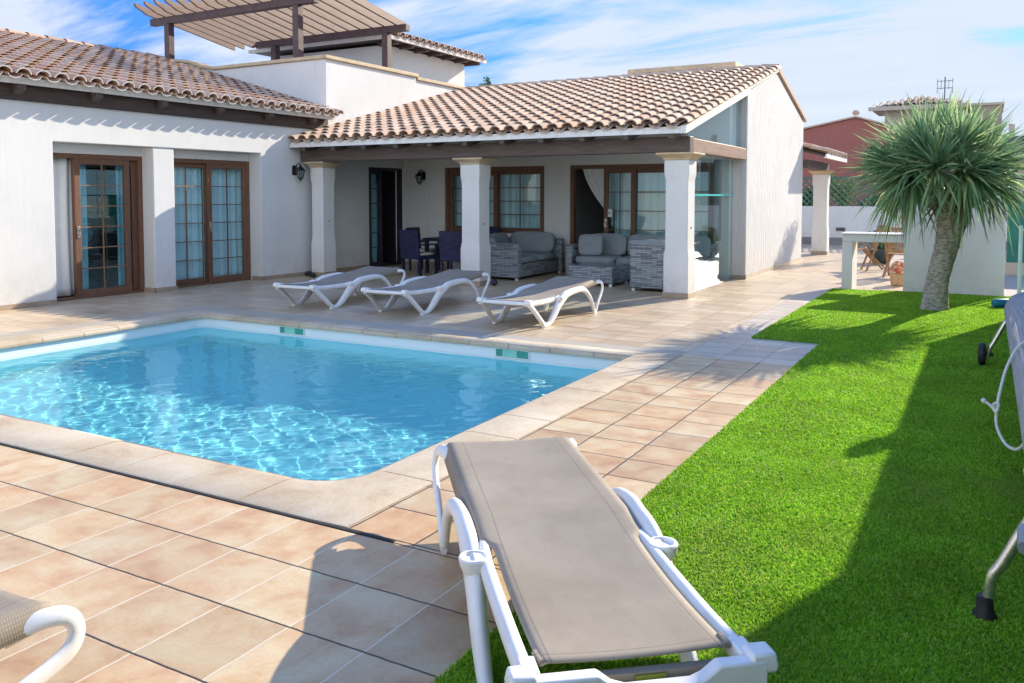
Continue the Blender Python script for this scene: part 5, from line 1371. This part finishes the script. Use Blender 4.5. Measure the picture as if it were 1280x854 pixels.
# left corner sofa
t = thing('wicker_sofa', 'grey wicker sofa with grey cushions under the porch window behind the middle pillar', 'sofa', (-8.5, 14.9, 0))
m = MB(); m.box(-8.95, -7.72, 14.05, 15.72, 0.05, 0.30); build('base', m, WICK, t, bevel=0.015)
m = MB(); m.box(-8.95, -7.66, 13.88, 14.04, 0.05, 0.70); build('arm', m, WICK, t, bevel=0.02)
m = MB(); m.box(-8.95, -7.66, 15.73, 15.88, 0.05, 0.72); build('backrest', m, WICK, t, bevel=0.02)
m = MB(); m.box(-9.12, -8.96, 13.88, 15.88, 0.05, 0.72); build('backrest', m, WICK, t, bevel=0.02)
for (a, b_) in ((14.06, 14.88), (14.89, 15.70)):
    m = MB(); cushion(m, -8.75, -7.70, a, b_, 0.29, 0.45); build('seat_cushion', m, CUSHG, t, smooth=True)
m = MB(); cushion(m, -8.78, -7.75, 15.50, 15.66, 0.42, 0.86, RX(-0.22)); build('back_cushion', m, CUSHG, t, smooth=True)
for (a, b_) in ((14.1, 14.78), (14.8, 15.46)):
    m = MB(); cushion(m, -8.92, -8.72, a, b_, 0.42, 0.84, RYm(-0.2)); build('back_cushion', m, CUSHG, t, smooth=True)
m = MB(); cushion(m, -8.62, -8.47, 14.35, 14.80, 0.42, 0.80, RZm(0.35) @ RYm(-0.45)); build('loose_cushion', m, CUSHG, t, smooth=True)
feet(t, -9.1, -7.68, 13.9, 15.85)
# sofa along the back wall
t = thing('wicker_sofa', 'grey wicker sofa with pale grey cushions in front of the porch sliding door', 'sofa', (-5.7, 15.3, 0))
m = MB(); m.box(-6.95, -4.45, 14.75, 15.60, 0.05, 0.30); build('base', m, WICK, t, bevel=0.015)
m = MB(); m.box(-7.10, -6.96, 14.75, 15.75, 0.05, 0.66); build('arm', m, WICK, t, bevel=0.02)
m = MB(); m.box(-7.10, -4.45, 15.61, 15.76, 0.05, 0.72); build('backrest', m, WICK, t, bevel=0.02)
for (a, b_) in ((-6.94, -6.12), (-6.10, -5.28), (-5.26, -4.47)):
    m = MB(); cushion(m, a, b_, 14.74, 15.45, 0.29, 0.45); build('seat_cushion', m, CUSHG, t, smooth=True)
    m = MB(); cushion(m, a, b_, 15.42, 15.58, 0.42, 0.86, RX(-0.18)); build('back_cushion', m, CUSHG, t, smooth=True)
m = MB(); cushion(m, -6.92, -6.45, 14.95, 15.09, 0.44, 0.86, RZm(0.35) @ RX(-0.25)); build('loose_cushion', m, CUSHG, t, smooth=True)
feet(t, -7.1, -4.45, 14.76, 15.74)
t = thing('wicker_ottoman', 'low square grey wicker ottoman in front of the porch sofa', 'ottoman', (-6.1, 14.15, 0))
m = MB(); m.box(-6.55, -5.70, 13.74, 14.56, 0.05, 0.345); build('base', m, WICK, t, bevel=0.02)
m = MB(); m.box(-6.53, -5.72, 13.76, 14.54, 0.346, 0.36); build('top_panel', m, simple('grey_top_glass', (0.10, 0.14, 0.14), 0.15, 0.1, 3), t, bevel=0.004)
feet(t, -6.55, -5.70, 13.74, 14.56)
t = thing('wicker_armchair', 'high grey wicker armchair seen from behind beside the right porch pillar', 'armchair', (-4.85, 13.75, 0))
m = MB(); m.box(-5.22, -4.42, 13.52, 14.20, 0.05, 0.30); build('base', m, WICK, t, bevel=0.015)
m = MB(); m.box(-5.24, -4.40, 13.38, 13.51, 0.05, 0.79); build('backrest', m, WICK, t, bevel=0.02)
for x in (-5.24, -4.52):
    m = MB(); m.box(x, x + 0.12, 13.52, 14.20, 0.30, 0.66); build('arm', m, WICK, t, bevel=0.02)
m = MB(); cushion(m, -5.11, -4.53, 13.52, 14.22, 0.29, 0.44); build('seat_cushion', m, CUSHG, t, smooth=True)
m = MB(); cushion(m, -5.26, -4.38, 13.36, 13.56, 0.76, 0.87); build('back_cushion', m, CUSHG, t, smooth=True)
feet(t, -5.24, -4.40, 13.40, 14.20)
# dining set in the shade
t = thing('dining_table', 'dark outdoor dining table in the shaded porch behind the middle pillar', 'table', (-9.55, 14.75, 0))
m = MB(); m.box(-10.15, -8.95, 14.30, 15.25, 0.70, 0.735); build('table_top', m, NAVY, t, bevel=0.006)
for x in (-10.08, -9.02):
    for y in (14.37, 15.18):
        m = MB(); m.box(x - .03, x + .03, y - .03, y + .03, 0.001, 0.70); build('leg', m, NAVY, t)
def dchair(label, loc, rz):
    t = thing('dining_chair', label, 'chair', loc, rz, 'dark wicker dining chairs round the porch table')
    m = MB(); m.box(-0.24, 0.24, -0.27, 0.27, 0.33, 0.41); build('seat', m, NWICK, t, local=True, bevel=0.01)
    m = MB(); cushion(m, -0.235, 0.225, -0.25, 0.25, 0.405, 0.465, None, 4); build('seat_cushion', m, CUSHC, t, local=True, smooth=True)
    m = MB(); m.bar((-0.25, 0, 0.34), (-0.30, 0, 0.92), 0.54, 0.05, up=(1, 0, 0)); build('backrest', m, NWICK, t, local=True, bevel=0.012)
    for s in (-1, 1):
        m = MB(); m.bar((-0.27, s * 0.275, 0.63), (0.20, s * 0.275, 0.63), 0.05, 0.03); m.bar((0.19, s * 0.275, 0.40), (0.19, s * 0.275, 0.62), 0.04, 0.04, up=(1, 0, 0)); build('armrest', m, NWICK, t, local=True)
        for x in (-0.22, 0.21):
            m = MB(); m.box(x - .022, x + .022, s * .25 - .022, s * .25 + .022, 0.001, 0.34); build('leg', m, NAVY, t, local=True)
    return t
dc = dchair('dark wicker dining chair, its back to the pool, nearest the dark door', (-10.0, 14.0, 0), R(78))
dup(dc, (-9.05, 13.95, 0), R(100), 'dark wicker dining chair half hidden by the left side of the middle pillar')
dup(dc, (-10.55, 14.95, 0), R(5), 'dark wicker dining chair side on at the left end of the porch table')
dup(dc, (-9.55, 15.62, 0), R(-90), 'dark wicker dining chair on the far side of the porch table against the wall')
GLS = glass_mat('bottle_glass', (0.55, 0.6, 0.55))
for k, (x, y, h) in enumerate(((-9.75, 14.55, 0.11), (-9.62, 14.68, 0.12), (-9.50, 14.52, 0.10))):
    m = MB(); m.lathe([(0.03, 0.0), (0.04, 0.01), (0.04, h), (0.036, h + 0.008)], (x, y, 0.737), 12); o = build('drinking_glass', m, simple('frosted_white_glass', (0.7, 0.72, 0.72), 0.2, 0.05, 4), None, smooth=True)
    tag(o, 'short pale glass on the dark porch dining table', 'glass', 'glasses on the porch table')
# small things on the floor
m = MB()
for (x, y, a) in ((-11.80, 13.0, 0.4), (-11.66, 12.72, 0.9)):
    pts = [(-0.13, 0, 0.03), (-0.06, 0, 0.055), (0.04, 0, 0.045), (0.13, 0, 0.03)]
    q = [(x + p[0] * math.cos(a), y + p[0] * math.sin(a), p[2] + 0.002) for p in pts]
m = MB(); m.tube(spline([(-11.75, 12.60, 0.05), (-11.65, 12.55, 0.075), (-11.55, 12.52, 0.06), (-11.44, 12.50, 0.04)], 4), [(0.03, 0.03)] + [(0.055, 0.045)] * 11 + [(0.02, 0.02)], 10)
o = build('rubber_clog', m, RUBBER, None, smooth=True); tag(o, 'dark rubber clog on the floor at the foot of the left porch pillar', 'shoe')
m = MB(); m.ball((-7.62, 12.93, 0.062), 0.06, 18, 12); o = build('ball', m, NAVY, None, smooth=True); tag(o, 'small dark ball on the porch floor just right of the middle pillar', 'ball')
